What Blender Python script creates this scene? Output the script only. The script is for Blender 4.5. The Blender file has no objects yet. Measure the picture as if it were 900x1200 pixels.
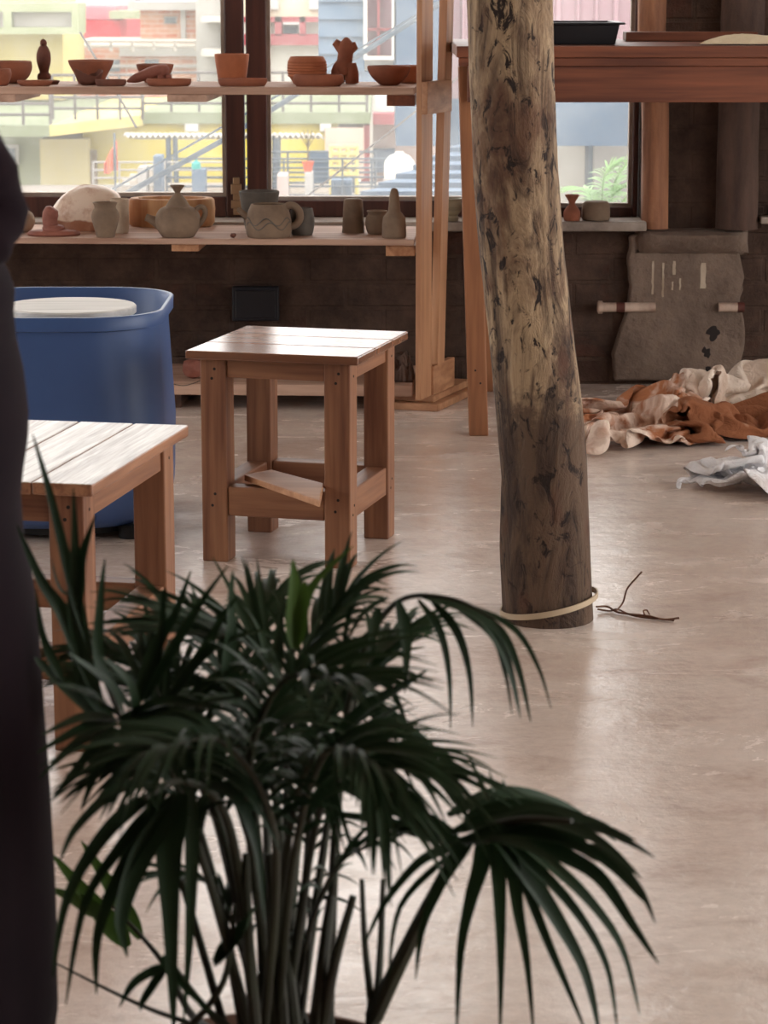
import bpy, math, random
from mathutils import Vector, Matrix, noise
R = math.radians
C = bpy.context.scene.collection
rng = random.Random(7)

# ------------------------------------------------------------------ camera
H, F, HOR = 1.2, 3000.0, -20.0
TH = math.atan((600 - HOR) / F)
FW = Vector((0, math.cos(TH), -math.sin(TH)))
UP = Vector((0, math.sin(TH), math.cos(TH)))
CAM = Vector((0, 0, H))

def ray(px, py):
    return FW + Vector((1, 0, 0)) * ((px - 450) / F) + UP * ((600 - py) / F)
def PY(px, py, Y):
    r = ray(px, py); return CAM + r * (Y / r.y)
def PZ(px, py, z=0.0):
    r = ray(px, py); return CAM + r * ((z - H) / r.z)
def mpp(p):                       # metres per photo pixel at a point
    return (p - CAM).dot(FW) / F

cam_d = bpy.data.cameras.new('camera')
cam = bpy.data.objects.new('camera', cam_d); C.objects.link(cam)
cam.location = CAM
cam.rotation_euler = (math.pi / 2 - TH, 0, 0)
cam_d.sensor_fit = 'VERTICAL'; cam_d.sensor_height = 36.0
cam_d.lens = 36.0 * F / 1200.0
cam_d.clip_end = 500
cam_d.dof.use_dof = True
cam_d.dof.focus_distance = 5.5
cam_d.dof.aperture_fstop = 15.0
bpy.context.scene.camera = cam

# ------------------------------------------------------------------ materials
def lin(c):
    out = []
    for v in c[:3]:
        v = v / 255.0
        out.append(v / 12.92 if v <= 0.04045 else ((v + 0.055) / 1.055) ** 2.4)
    return (*out, 1.0)

class NT:
    def __init__(s, name):
        s.m = bpy.data.materials.new(name); s.m.use_nodes = True
        s.t = s.m.node_tree; s.t.nodes.clear()
        s.out = s.t.nodes.new('ShaderNodeOutputMaterial')
        s.b = s.t.nodes.new('ShaderNodeBsdfPrincipled')
        s.t.links.new(s.b.outputs[0], s.out.inputs[0])
        s.co = s.t.nodes.new('ShaderNodeTexCoord').outputs['Object']
    def n(s, kind, **kw):
        nd = s.t.nodes.new('ShaderNode' + kind)
        for k, v in kw.items():
            if k in nd.inputs.keys(): s.set(nd.inputs[k], v)
            else: setattr(nd, k, v)
        return nd
    def set(s, inp, v):
        if isinstance(v, bpy.types.NodeSocket): s.t.links.new(v, inp)
        else: inp.default_value = v
    def mapping(s, scale=(1, 1, 1), loc=(0, 0, 0), rot=(0, 0, 0)):
        m = s.n('Mapping'); s.set(m.inputs['Vector'], s.co)
        m.inputs['Scale'].default_value = scale; m.inputs['Location'].default_value = loc
        m.inputs['Rotation'].default_value = rot
        return m.outputs[0]
    def noise(s, scale, detail=5, rough=0.6, vec=None, dist=0.0):
        nd = s.n('TexNoise'); s.set(nd.inputs['Vector'], vec or s.co)
        nd.inputs['Scale'].default_value = scale; nd.inputs['Detail'].default_value = detail
        nd.inputs['Roughness'].default_value = rough; nd.inputs['Distortion'].default_value = dist
        return nd.outputs[0]
    def ramp(s, fac, stops):
        nd = s.n('ValToRGB'); s.set(nd.inputs[0], fac)
        e = nd.color_ramp.elements
        while len(e) < len(stops): e.new(0.5)
        for k, (p, c) in enumerate(stops):
            e[k].position = p
            e[k].color = c if len(c) == 4 and max(c) <= 1.0 else lin(c)
        return nd.outputs[0]
    def mix(s, fac, a, b, mode='MIX'):
        nd = s.n('MixRGB'); nd.blend_type = mode
        s.set(nd.inputs[0], fac); s.set(nd.inputs[1], a); s.set(nd.inputs[2], b)
        return nd.outputs[0]
    def math(s, op, a, b=0.0):
        nd = s.n('Math'); nd.operation = op; s.set(nd.inputs[0], a); s.set(nd.inputs[1], b)
        return nd.outputs[0]
    def bump(s, h, strength=0.3, dist=0.01):
        nd = s.n('Bump'); s.set(nd.inputs['Height'], h)
        nd.inputs['Strength'].default_value = strength; nd.inputs['Distance'].default_value = dist
        s.t.links.new(nd.outputs[0], s.b.inputs['Normal'])
    def fin(s, col, rough=0.6, spec=0.5, metal=0.0):
        s.set(s.b.inputs['Base Color'], col if not isinstance(col, tuple) else (col if len(col) == 4 else lin(col)))
        s.set(s.b.inputs['Roughness'], rough)
        s.b.inputs['Specular IOR Level'].default_value = spec
        s.b.inputs['Metallic'].default_value = metal
        return s.m

def simple(name, c1, c2=None, scale=6, rough=0.6, bump=0.0, bscale=60, bdist=0.002, metal=0.0, spec=0.5, stretch=(1, 1, 1)):
    t = NT(name)
    c2 = c2 or tuple(v * 0.85 for v in c1)
    n = t.noise(scale, 6, 0.65, t.mapping(stretch))
    col = t.ramp(n, [(0.3, lin(c2)), (0.7, lin(c1))])
    if bump: t.bump(t.noise(bscale, 4), bump, bdist)
    return t.fin(col, rough, spec, metal)

def wood(name, c1, c2, axis='x', rough=0.5, scale=1.0, spec=0.4, contrast=1.0, edge=None):
    t = NT(name)
    st = {'x': (1.2, 22, 22), 'y': (22, 1.2, 22), 'z': (22, 22, 1.2)}[axis]
    v = t.mapping(tuple(a * scale for a in st))
    n1 = t.noise(1.0, 4, 0.55, v, 0.6)
    n2 = t.noise(4.0, 3, 0.5, v)
    n3 = t.noise(2.2, 2, 0.5)
    k = t.math('ADD', t.math('MULTIPLY', n1, 0.6), t.math('MULTIPLY', n2, 0.25))
    k = t.math('ADD', k, t.math('MULTIPLY', n3, 0.15))
    contrast = contrast * 1.35
    lo, hi = 0.5 - 0.17 / contrast, 0.5 + 0.17 / contrast
    col = t.ramp(k, [(lo, lin(c2)), (hi, lin(c1))])
    if edge:      # the worn finish is on the upper face only, the sawn edges are bare
        g = t.n('NewGeometry'); sp = t.n('SeparateXYZ'); t.set(sp.inputs[0], g.outputs['Normal'])
        up = t.math('GREATER_THAN', sp.outputs[2], 0.6)
        col = t.mix(up, t.ramp(k, [(lo, lin(edge[1])), (hi, lin(edge[0]))]), col)
    t.bump(n1, 0.12, 0.002)
    return t.fin(col, rough, spec)

M = {}
WA, WB = (154, 108, 78), (98, 57, 39)
for a in 'xyz':
    M['wood_' + a] = wood('pine_wood_' + a, WA, WB, a)
    M['red_' + a] = wood('reddish_wood_' + a, (128, 74, 50), (84, 44, 30), a)
    M['pale_' + a] = wood('pale_pine_' + a, (190, 142, 106), (146, 98, 68), a)
    M['dusty_' + a] = wood('dusty_shelf_wood_' + a, (190, 157, 137), (148, 113, 95), a, 0.75)
    M['frame_' + a] = wood('dark_window_wood_' + a, (86, 52, 44), (58, 34, 30), a, 0.45)
    M['dark_' + a] = wood('dark_brown_wood_' + a, (96, 66, 52), (62, 42, 34), a, 0.7)
M['stool_top'] = wood('worn_varnished_stool_top', (188, 150, 128), (118, 66, 46), 'x', 0.2, 0.55, 0.7, 0.8, edge=((140, 96, 70), (96, 58, 42)))
M['table_leg'] = wood('orange_brown_leg_wood', (156, 104, 70), (118, 74, 48), 'z')
M['bench_top'] = wood('whitewashed_plank', (232, 226, 218), (140, 116, 100), 'y', 0.36, 2.2, 0.6, 1.3, edge=((170, 120, 88), (126, 82, 58)))
M['screw'] = simple('dark_screw_hole', (34, 22, 18), rough=0.8)
M['terra'] = simple('terracotta_clay', (150, 88, 62), (112, 64, 46), 9, 0.85, 0.25, 90)
M['terra_dark'] = simple('dark_red_clay', (120, 72, 56), (82, 48, 38), 11, 0.85, 0.3, 80)
M['terra_red'] = simple('fresh_red_clay', (150, 92, 76), (112, 62, 50), 12, 0.7, 0.4, 60, 0.004)
M['terra_warm'] = simple('warm_terracotta', (178, 108, 72), (140, 80, 52), 8, 0.85, 0.25, 90)
M['grey_clay'] = simple('raw_grey_clay', (134, 112, 92), (100, 82, 68), 10, 0.9, 0.25, 80)
M['grey_dark'] = simple('dark_grey_clay', (102, 94, 86), (74, 68, 62), 10, 0.85, 0.25, 80)
M['pale_clay'] = simple('pale_clay', (205, 188, 168), (160, 138, 116), 8, 0.9, 0.4, 50, 0.004)
M['glaze'] = simple('banded_olive_clay', (160, 146, 116), (104, 92, 74), 20, 0.5, 0.2, 60, stretch=(0.1, 0.1, 2))
M['plastic_blue'] = simple('blue_plastic', (64, 92, 142), (56, 82, 130), 3, 0.42, 0.05, 30)
M['rubber'] = simple('black_rubber', (26, 25, 26), rough=0.7)
M['black'] = simple('black_tray_plastic', (30, 30, 34), rough=0.4)
M['box_dark'] = simple('dark_electric_box', (26, 28, 38), (20, 20, 26), 8, 0.5)
M['pvc'] = simple('dirty_white_pipe', (214, 190, 172), (150, 120, 104), 14, 0.5)
M['pvc_band'] = simple('rusty_pipe_band', (96, 48, 38), rough=0.7)
M['concrete'] = simple('grey_sill_concrete', (172, 158, 146), (122, 108, 98), 9, 0.85, 0.5, 70, 0.004)
M['plaster'] = None
M['metal'] = simple('brass_latch', (170, 140, 110), rough=0.45, metal=0.6)
M['strap'] = simple('beige_band', (196, 174, 146), rough=0.6)
M['twig'] = simple('dry_twig', (116, 78, 58), (84, 54, 40), 30, 0.85)
M['cloth_dark'] = simple('dark_plum_cotton', (34, 22, 27), (22, 14, 20), 5, 0.95, 0.2, 300, 0.001, spec=0.1)
M['trouser'] = simple('dark_red_trouser', (64, 34, 38), rough=0.9)
M['skin'] = simple('skin', (150, 104, 80), (136, 92, 70), 5, 0.55)
M['hair'] = simple('black_hair', (22, 18, 18), rough=0.5, stretch=(30, 30, 1))
M['pot'] = simple('brown_plant_pot', (112, 76, 54), (88, 58, 42), 6, 0.75)
M['soil'] = simple('dark_soil', (48, 36, 30), (30, 22, 18), 40, 0.95, 0.6, 90, 0.01)
M['stem'] = simple('green_brown_stem', (44, 50, 27), (38, 30, 20), 12, 0.6)

def leafmat(name, c1, c2, tr):
    t = NT(name)
    n = t.noise(5, 3)
    col = t.ramp(n, [(0.3, lin(c2)), (0.7, lin(c1))])
    t.fin(col, 0.5, 0.3)
    tl = t.n('BsdfTranslucent'); t.set(tl.inputs[0], col)
    mx = t.n('MixShader'); mx.inputs[0].default_value = tr
    t.t.links.new(t.b.outputs[0], mx.inputs[1]); t.t.links.new(tl.outputs[0], mx.inputs[2])
    t.t.links.new(mx.outputs[0], t.out.inputs[0])
    return t.m
M['leaf'] = leafmat('palm_leaf', (42, 65, 39), (25, 42, 26), 0.13)
M['leaf_light'] = leafmat('young_palm_leaf', (74, 100, 40), (48, 72, 30), 0.25)
M['fern'] = leafmat('pale_fern_leaf', (150, 178, 126), (108, 142, 96), 0.35)

def floor_mat():
    t = NT('polished_pink_cement')
    a = t.noise(0.9, 6, 0.65, None, 0.8)
    b = t.noise(4.5, 7, 0.7, t.mapping((1, 1.5, 1)), 0.6)
    base = t.ramp(a, [(0.32, lin((206, 182, 168))), (0.55, lin((227, 212, 201))), (0.72, lin((220, 211, 205)))])
    blot = t.ramp(b, [(0.34, lin((170, 138, 120))), (0.5, lin((255, 255, 255)))])
    col = t.mix(0.28, base, blot, 'MULTIPLY')
    fine = t.noise(40, 5, 0.7)
    col = t.mix(0.15, col, t.ramp(fine, [(0.35, lin((130, 110, 98))), (0.6, lin((255, 255, 255)))]), 'MULTIPLY')
    rg = t.ramp(t.noise(3.0, 6, 0.7, t.mapping((1, 2, 1)), 0.8), [(0.35, (0.10, 0.10, 0.10, 1)), (0.68, (0.34, 0.34, 0.34, 1))])
    t.bump(t.math('ADD', t.math('MULTIPLY', t.noise(7, 7, 0.72), 1.0), t.math('MULTIPLY', fine, 0.15)), 0.22, 0.014)
    return t.fin(col, rg, 0.75)
M['floor'] = floor_mat()

def wall_mat(name, c_m, c_b, c_d):
    t = NT(name)
    br = t.n('TexBrick'); t.set(br.inputs['Vector'], t.mapping((1, 1, 1), rot=(math.pi / 2, 0, 0)))
    br.inputs['Scale'].default_value = 1.0
    br.inputs['Brick Width'].default_value = 0.23; br.inputs['Row Height'].default_value = 0.078
    br.inputs['Mortar Size'].default_value = 0.008
    br.inputs['Mortar Smooth'].default_value = 0.4
    br.inputs['Color1'].default_value = lin(c_b); br.inputs['Color2'].default_value = lin(c_d)
    br.inputs['Mortar'].default_value = lin(c_m)
    n = t.noise(2.3, 7, 0.7, None, 1.0)
    mud = t.ramp(n, [(0.28, (0.3, 0.3, 0.3, 1)), (0.46, (1, 1, 1, 1))])
    mc = t.ramp(t.noise(9, 7, 0.7), [(0.3, lin(c_d)), (0.7, lin(c_m))])
    col = t.mix(mud, br.outputs[0], mc)
    hgt = t.math('ADD', t.math('MULTIPLY', br.outputs[1], -0.35), t.noise(14, 8, 0.75))
    hgt = t.math('ADD', hgt, t.math('MULTIPLY', mud, 0.5))
    t.bump(hgt, 0.8, 0.02)
    return t.fin(col, 0.9, 0.25)
M['wall'] = wall_mat('mud_plastered_brick', (98, 77, 66), (104, 60, 46), (58, 44, 38))
M['plaster'] = simple('rough_grey_plaster', (136, 116, 102), (92, 76, 66), 6, 0.92, 0.9, 40, 0.012)
M['ceiling'] = simple('pale_ceiling', (186, 172, 158), rough=0.9)
M['bark'] = None

def bark():
    t = NT('debarked_log')
    v = t.mapping((7, 7, 1.3))
    n1 = t.noise(1.6, 7, 0.68, v, 1.3)
    n2 = t.noise(22, 5, 0.65, t.mapping((1.5, 1.5, 0.8)), 1.2)
    n3 = t.noise(3.0, 6, 0.65, t.mapping((1.5, 1.5, 0.8)), 0.6)
    vo = t.n('TexVoronoi'); t.set(vo.inputs['Vector'], t.mapping((14, 14, 8))); vo.inputs['Scale'].default_value = 1.0
    kn = t.ramp(vo.outputs['Distance'], [(0.10, (0, 0, 0, 1)), (0.26, (1, 1, 1, 1))])
    col = t.ramp(n1, [(0.34, lin((46, 33, 26))), (0.42, lin((98, 79, 62))), (0.53, lin((166, 141, 112))), (0.64, lin((86, 66, 51)))])
    col = t.mix(t.ramp(n3, [(0.46, (0, 0, 0, 1)), (0.58, (1, 1, 1, 1))]), col, t.ramp(n1, [(0.36, lin((44, 30, 24))), (0.5, lin((92, 66, 51))), (0.62, lin((114, 86, 66)))]))
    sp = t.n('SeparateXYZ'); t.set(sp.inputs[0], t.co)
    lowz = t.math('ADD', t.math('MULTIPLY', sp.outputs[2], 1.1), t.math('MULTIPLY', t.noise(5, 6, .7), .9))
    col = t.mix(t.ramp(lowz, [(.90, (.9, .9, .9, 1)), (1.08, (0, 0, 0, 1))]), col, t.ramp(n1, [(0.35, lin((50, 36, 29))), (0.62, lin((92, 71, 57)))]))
    col = t.mix(t.ramp(n2, [(0.55, (0, 0, 0, 1)), (0.62, (1, 1, 1, 1))]), col, lin((38, 26, 21)))
    col = t.mix(t.math('MULTIPLY', t.math('SUBTRACT', 1.0, kn), 0.6), col, lin((84, 54, 40)))
    h = t.math('ADD', n1, t.math('MULTIPLY', n2, -0.5))
    t.bump(h, 0.9, 0.012)
    return t.fin(col, 0.8, 0.3)
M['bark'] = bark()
M['log'] = simple('peeled_log', (176, 122, 88), (112, 70, 50), 3, 0.75, 0.5, 25, 0.01, stretch=(8, 8, 0.8))
M['log_dark'] = simple('dark_plastered_log', (100, 76, 64), (58, 42, 36), 3, 0.85, 0.6, 20, 0.012, stretch=(5, 5, 0.8))

def clothmat(name, white, brown, lo, hi, sc=3.0):
    t = NT(name)
    n = t.noise(sc, 4, 0.6, None, 0.8)
    col = t.ramp(n, [(lo, lin(white)), (hi, lin(brown))])
    t.bump(t.math('ADD', t.noise(22, 5, .6, None, 2.5), t.math('MULTIPLY', t.noise(90, 4), .15)), 0.75, 0.012)
    return t.fin(col, 0.9, 0.2)
M['rag_stain'] = clothmat('clay_stained_rag', (232, 210, 194), (168, 108, 74), 0.44, 0.58, 6)
M['rag_white'] = clothmat('white_rag', (236, 234, 236), (206, 190, 180), 0.5, 0.75, 5)
M['rag_brown'] = clothmat('brown_rag', (204, 168, 144), (140, 88, 60), 0.28, 0.42, 4)
M['rag_cream'] = clothmat('cream_rag', (230, 212, 196), (196, 158, 132), 0.5, 0.7, 4)
M['sack'] = clothmat('cream_sack', (226, 208, 178), (190, 164, 130), 0.5, 0.8, 5)

def glassmat():
    t = NT('dusty_window_glass')
    t.t.nodes.remove(t.b)
    tr = t.n('BsdfTransparent')
    gl = t.n('BsdfGlossy'); gl.inputs['Roughness'].default_value = 0.02
    df = t.n('BsdfTranslucent'); df.inputs[0].default_value = (0.95, 0.95, 0.92, 1)
    fr = t.n('Fresnel'); fr.inputs[0].default_value = 1.45
    m1 = t.n('MixShader'); t.set(m1.inputs[0], t.math('MULTIPLY', fr.outputs[0], 0.6))
    t.t.links.new(tr.outputs[0], m1.inputs[1]); t.t.links.new(gl.outputs[0], m1.inputs[2])
    m2 = t.n('MixShader')
    dust = t.ramp(t.noise(7, 6, 0.7), [(0.35, (0.05, 0.05, 0.05, 1)), (0.8, (0.11, 0.11, 0.11, 1))])
    t.set(m2.inputs[0], dust)
    t.t.links.new(m1.outputs[0], m2.inputs[1]); t.t.links.new(df.outputs[0], m2.inputs[2])
    t.t.links.new(m2.outputs[0], t.out.inputs[0])
    return t.m
M['glass'] = glassmat()

# ------------------------------------------------------------------ mesh builder
def V(*a): return Vector(a)
def wl(o):
    l = Vector((0, 0, 0))
    while o is not None: l = l + o.location; o = o.parent
    return l

class MB:
    def __init__(s): s.v = []; s.f = []
    def add(s, vs, fs):
        k = len(s.v); s.v += [tuple(p) for p in vs]; s.f += [tuple(i + k for i in f) for f in fs]; return s
    def hexa(s, c):
        return s.add(c, [(3, 2, 1, 0), (4, 5, 6, 7), (0, 1, 5, 4), (1, 2, 6, 5), (2, 3, 7, 6), (3, 0, 4, 7)])
    def box(s, x0, x1, y0, y1, z0, z1):
        return s.hexa([(x0, y0, z0), (x1, y0, z0), (x1, y1, z0), (x0, y1, z0), (x0, y0, z1), (x1, y0, z1), (x1, y1, z1), (x0, y1, z1)])
    def obox(s, o, ex, ey, ez):           # corner + three edge vectors
        o, ex, ey, ez = map(Vector, (o, ex, ey, ez))
        return s.hexa([o, o + ex, o + ex + ey, o + ey, o + ez, o + ex + ez, o + ex + ey + ez, o + ey + ez])
    def beam(s, p0, p1, w, h, up=(0, 0, 1)):
        p0, p1 = Vector(p0), Vector(p1); d = (p1 - p0).normalized()
        sd = d.cross(Vector(up)).normalized(); u = sd.cross(d).normalized()
        return s.obox(p0 - sd * w / 2 - u * h / 2, sd * w, p1 - p0, u * h)
    def lathe(s, prof, c=(0, 0, 0), n=36, sx=1.0, sy=1.0, wob=0.0, seed=0.0):
        c = Vector(c); rows = []
        for (r, z) in prof:
            if r < 1e-6:
                rows.append([len(s.v)]); s.v.append((c.x, c.y, c.z + z)); continue
            row = []
            for k in range(n):
                a = 2 * math.pi * k / n
                q = r
                if wob: q *= 1 + wob * noise.noise((math.cos(a) * 1.3 + seed, math.sin(a) * 1.3, z * 14 + seed))
                row.append(len(s.v)); s.v.append((c.x + q * sx * math.cos(a), c.y + q * sy * math.sin(a), c.z + z))
            rows.append(row)
        for a, b in zip(rows, rows[1:]):
            if len(a) == 1 and len(b) == 1: continue
            for k in range(n):
                k2 = (k + 1) % n
                if len(a) == 1: s.f.append((a[0], b[k2], b[k]))
                elif len(b) == 1: s.f.append((a[k], a[k2], b[0]))
                else: s.f.append((a[k], a[k2], b[k2], b[k]))
        return s
    def tube(s, pts, rad, n=8, cap=True, flat=1.0):
        pts = [Vector(p) for p in pts]
        if not isinstance(rad, (list, tuple)): rad = [rad] * len(pts)
        k0 = len(s.v); ref = None
        for i, p in enumerate(pts):
            d = (pts[min(i + 1, len(pts) - 1)] - pts[max(i - 1, 0)]).normalized()
            if ref is None:
                ref = Vector((0, 0, 1)) if abs(d.z) < 0.9 else Vector((1, 0, 0))
            a = (ref - d * ref.dot(d)).normalized(); ref = a
            b = d.cross(a)
            for k in range(n):
                t = 2 * math.pi * k / n
                s.v.append(tuple(p + a * math.cos(t) * rad[i] * flat + b * math.sin(t) * rad[i]))
        m = len(pts)
        for i in range(m - 1):
            for k in range(n):
                k2 = (k + 1) % n
                s.f.append((k0 + i * n + k, k0 + i * n + k2, k0 + (i + 1) * n + k2, k0 + (i + 1) * n + k))
        if cap:
            s.f.append(tuple(k0 + k for k in range(n))[::-1]); s.f.append(tuple(k0 + (m - 1) * n + k for k in range(n)))
        return s
    def prism(s, poly, vec):
        k = len(poly); vec = Vector(vec)
        vs = [Vector(p) for p in poly]; vs += [p + vec for p in vs]
        return s.add(vs, [tuple(range(k))[::-1], tuple(range(k, 2 * k))] + [(i, (i + 1) % k, k + (i + 1) % k, k + i) for i in range(k)])
    def build(s, name, mat, parent=None, smooth=False, bevel=0.0, local=False, ang=40, sub=0, solid=0.0, origin=True):
        me = bpy.data.meshes.new(name)
        off = Vector((0, 0, 0))
        if parent is not None: off = Vector((0, 0, 0)) if local else wl(parent)
        elif origin and s.v:
            xs, ys, zs = zip(*s.v)
            off = Vector(((min(xs) + max(xs)) / 2, (min(ys) + max(ys)) / 2, min(zs)))
        me.from_pydata([(x - off.x, y - off.y, z - off.z) for x, y, z in s.v], [], s.f)
        import bmesh
        bm = bmesh.new(); bm.from_mesh(me)
        if smooth != 'leaf': bmesh.ops.recalc_face_normals(bm, faces=bm.faces)
        bm.to_mesh(me); bm.free()
        me.materials.append(M[mat] if isinstance(mat, str) else mat)
        o = bpy.data.objects.new(name, me); C.objects.link(o)
        if parent is not None: o.parent = parent
        else: o.location = off
        if smooth:
            me.shade_smooth()
            if smooth != 'leaf': me.set_sharp_from_angle(angle=R(ang))
        if solid:
            md = o.modifiers.new('solid', 'SOLIDIFY'); md.thickness = solid; md.offset = 0
        if bevel:
            md = o.modifiers.new('bevel', 'BEVEL'); md.width = bevel; md.segments = 2; md.limit_method = 'ANGLE'
        if sub:
            md = o.modifiers.new('sub', 'SUBSURF'); md.levels = sub; md.render_levels = sub
        return o

def tag(o, label=None, cat=None, group=None, kind=None):
    if label: o['label'] = label
    if cat: o['category'] = cat
    if group: o['group'] = group
    if kind: o['kind'] = kind
    return o
def thing(name, label, cat, loc, group=None, rz=0.0):
    o = bpy.data.objects.new(name, None); C.objects.link(o)
    o.location = loc; o.rotation_euler = (0, 0, rz); o.empty_display_size = 0.1
    return tag(o, label, cat, group)
def struct(mb, name, mat, **k):
    return tag(mb.build(name, mat, origin=False, **k), kind='structure')
def smoothpts(pts, n=6):
    pts = [Vector(p) for p in pts]
    if len(pts) < 3: return [pts[0].lerp(pts[-1], k / (n * 1.0)) for k in range(n + 1)]
    out = []
    for i in range(len(pts) - 1):
        p0 = pts[max(i - 1, 0)]; p1 = pts[i]; p2 = pts[i + 1]; p3 = pts[min(i + 2, len(pts) - 1)]
        for k in range(n):
            t = k / n
            out.append(0.5 * ((2 * p1) + (p2 - p0) * t + (2 * p0 - 5 * p1 + 4 * p2 - p3) * t * t + (3 * p1 - p0 - 3 * p2 + p3) * t ** 3))
    out.append(pts[-1]); return out
# ------------------------------------------------------------------ crumpled cloths, settled on the floor by the cloth solver
def settle_cloths(specs, N=42, frames=34):
    sc = bpy.context.scene
    sc.frame_start, sc.frame_end = 1, frames
    made = []
    fm = bpy.data.meshes.new('settle_floor'); fm.from_pydata([(-5, -5, 0), (5, -5, 0), (5, 15, 0), (-5, 15, 0)], [], [(0, 1, 2, 3)])
    fo = bpy.data.objects.new('settle_floor', fm); C.objects.link(fo)
    fo.modifiers.new('collide', 'COLLISION'); fo.collision.thickness_outer = .004; fo.collision.cloth_friction = 40
    out = {}
    for key, quad, seed, grow, amp in specs:
        a, b, c, d = [V(q.x, q.y, 0) for q in (PZ(x, y) for x, y in quad)]
        vs = []
        for j in range(N + 1):
            for i in range(N + 1):
                u, v = i / N, j / N
                p = a * (1 - u) * (1 - v) + b * u * (1 - v) + c * u * v + d * (1 - u) * v
                h = .012 + amp * (.5 + noise.noise((p.x * 9, p.y * 9, seed))) * min(1, 6 * min(u, 1 - u, v, 1 - v) + .15)
                p = p + V(noise.noise((u * 4, v * 4, seed + 3)), noise.noise((u * 4 + 7, v * 4, seed + 3)), 0) * .05
                vs.append((p.x, p.y, max(.01, h)))
        fs = [(j * (N + 1) + i, j * (N + 1) + i + 1, (j + 1) * (N + 1) + i + 1, (j + 1) * (N + 1) + i) for j in range(N) for i in range(N)]
        me = bpy.data.meshes.new('settle_cloth'); me.from_pydata(vs, [], fs)
        o = bpy.data.objects.new('settle_cloth', me); C.objects.link(o); made.append(o)
        m = o.modifiers.new('cloth', 'CLOTH'); s = m.settings
        s.quality = 6; s.mass = .15; s.shrink_min = s.shrink_max = -grow
        s.tension_stiffness = 12; s.compression_stiffness = 12; s.shear_stiffness = 4; s.bending_stiffness = .02; s.air_damping = 2.5
        k = m.collision_settings; k.use_self_collision = True; k.self_distance_min = .004; k.distance_min = .004; k.collision_quality = 3
        m.point_cache.frame_start = 1; m.point_cache.frame_end = frames
        for f in range(1, frames + 1): sc.frame_set(f)
        ev = o.evaluated_get(bpy.context.evaluated_depsgraph_get()); m2 = ev.to_mesh()
        pts = [tuple(v.co) for v in m2.vertices]; ev.to_mesh_clear()
        o.modifiers.clear()
        for v, co in zip(me.vertices, pts): v.co = co
        o.modifiers.new('collide', 'COLLISION'); o.collision.thickness_outer = .006; o.collision.cloth_friction = 30
        out[key] = (pts, fs)
    for o in made + [fo]: bpy.data.objects.remove(o, do_unlink=True)
    sc.frame_set(1)
    return out
RAGS = settle_cloths([
    ('cream', [(838, 492), (985, 494), (985, 466), (846, 472)], 17, .66, .08),
    ('brown', [(838, 524), (985, 526), (985, 496), (842, 500)], 12, .7, .08),
    ('stain', [(682, 530), (828, 528), (826, 490), (692, 492)], 3, .66, .045),
    ('white', [(804, 574), (960, 578), (960, 544), (812, 540)], 8, .62, .03)])
# ------------------------------------------------------------------ room shell
WY, WT = 7.74, 0.24                     # inner face and thickness of the back wall
XL, XR, YB, ZC = -4.2, 4.2, -1.5, 2.9
struct(MB().box(XL - .24, XR + .24, YB - .24, WY + WT, -0.3, 0), 'floor', 'floor')
struct(MB().box(XL - .24, XR + .24, YB - .24, WY + WT, ZC, ZC + 0.2), 'ceiling', 'ceiling')
SILL = 0.475
WX0, WX1 = -3.6, 0.775                  # window opening
W2X0, W2X1 = 1.36, 3.9
ZT = 2.35
wb = MB()
wb.box(XL, XR, WY, WY + WT, 0, SILL)
wb.box(XL, XR, WY, WY + WT, ZT, ZC)
wb.box(XL, WX0, WY, WY + WT, SILL, ZT)
wb.box(WX1, W2X0, WY, WY + WT, SILL, ZT)
wb.box(W2X1, XR, WY, WY + WT, SILL, ZT)
wall_back = struct(wb, 'wall_back', 'wall')
def sidewall(x0, x1, name, openings):
    mb = MB(); y = YB
    for (a, b, z0, z1) in openings:
        mb.box(x0, x1, y, a, 0, ZC)
        if z0 > 0: mb.box(x0, x1, a, b, 0, z0)
        mb.box(x0, x1, a, b, z1, ZC); y = b
    mb.box(x0, x1, y, WY + WT, 0, ZC)
    return struct(mb, name, 'wall')
sidewall(XR, XR + .24, 'wall_right', [(-0.6, 3.0, 0.1, 2.8), (3.3, 6.4, 0.1, 2.8)])
sidewall(XL - .24, XL, 'wall_left', [(2.8, 4.6, 0.4, 2.6), (5.0, 7.2, 0.4, 2.6)])
fb = MB()
fb.box(XL - .24, XR + .24, YB - .24, YB, 0, ZC)
struct(fb, 'wall_front', 'wall')

# plaster patch on the wall, sunk pipes
ppoly = [(738, 276), (770, 272), (840, 274), (862, 284), (873, 318), (868, 350), (874, 400), (862, 447), (720, 447), (718, 415), (732, 372), (738, 345), (735, 310)]
pp = MB(); pts = []
for i in range(len(ppoly)):
    a, b = ppoly[i], ppoly[(i + 1) % len(ppoly)]
    for k in range(4):
        t = k / 4; q = PY(a[0] + (b[0] - a[0]) * t, a[1] + (b[1] - a[1]) * t, WY - .035)
        j = 0.008 * noise.noise((q.x * 40, q.z * 40, 3))
        pts.append((q.x + j, WY - .035, max(q.z + j, 0.004)))
pp.prism(pts, (0, 0.05, 0))
patch = pp.build('plaster_patch', 'plaster', wall_back, bevel=0.012, smooth=True)
tag(patch, 'raised grey cement plaster patch')
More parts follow.
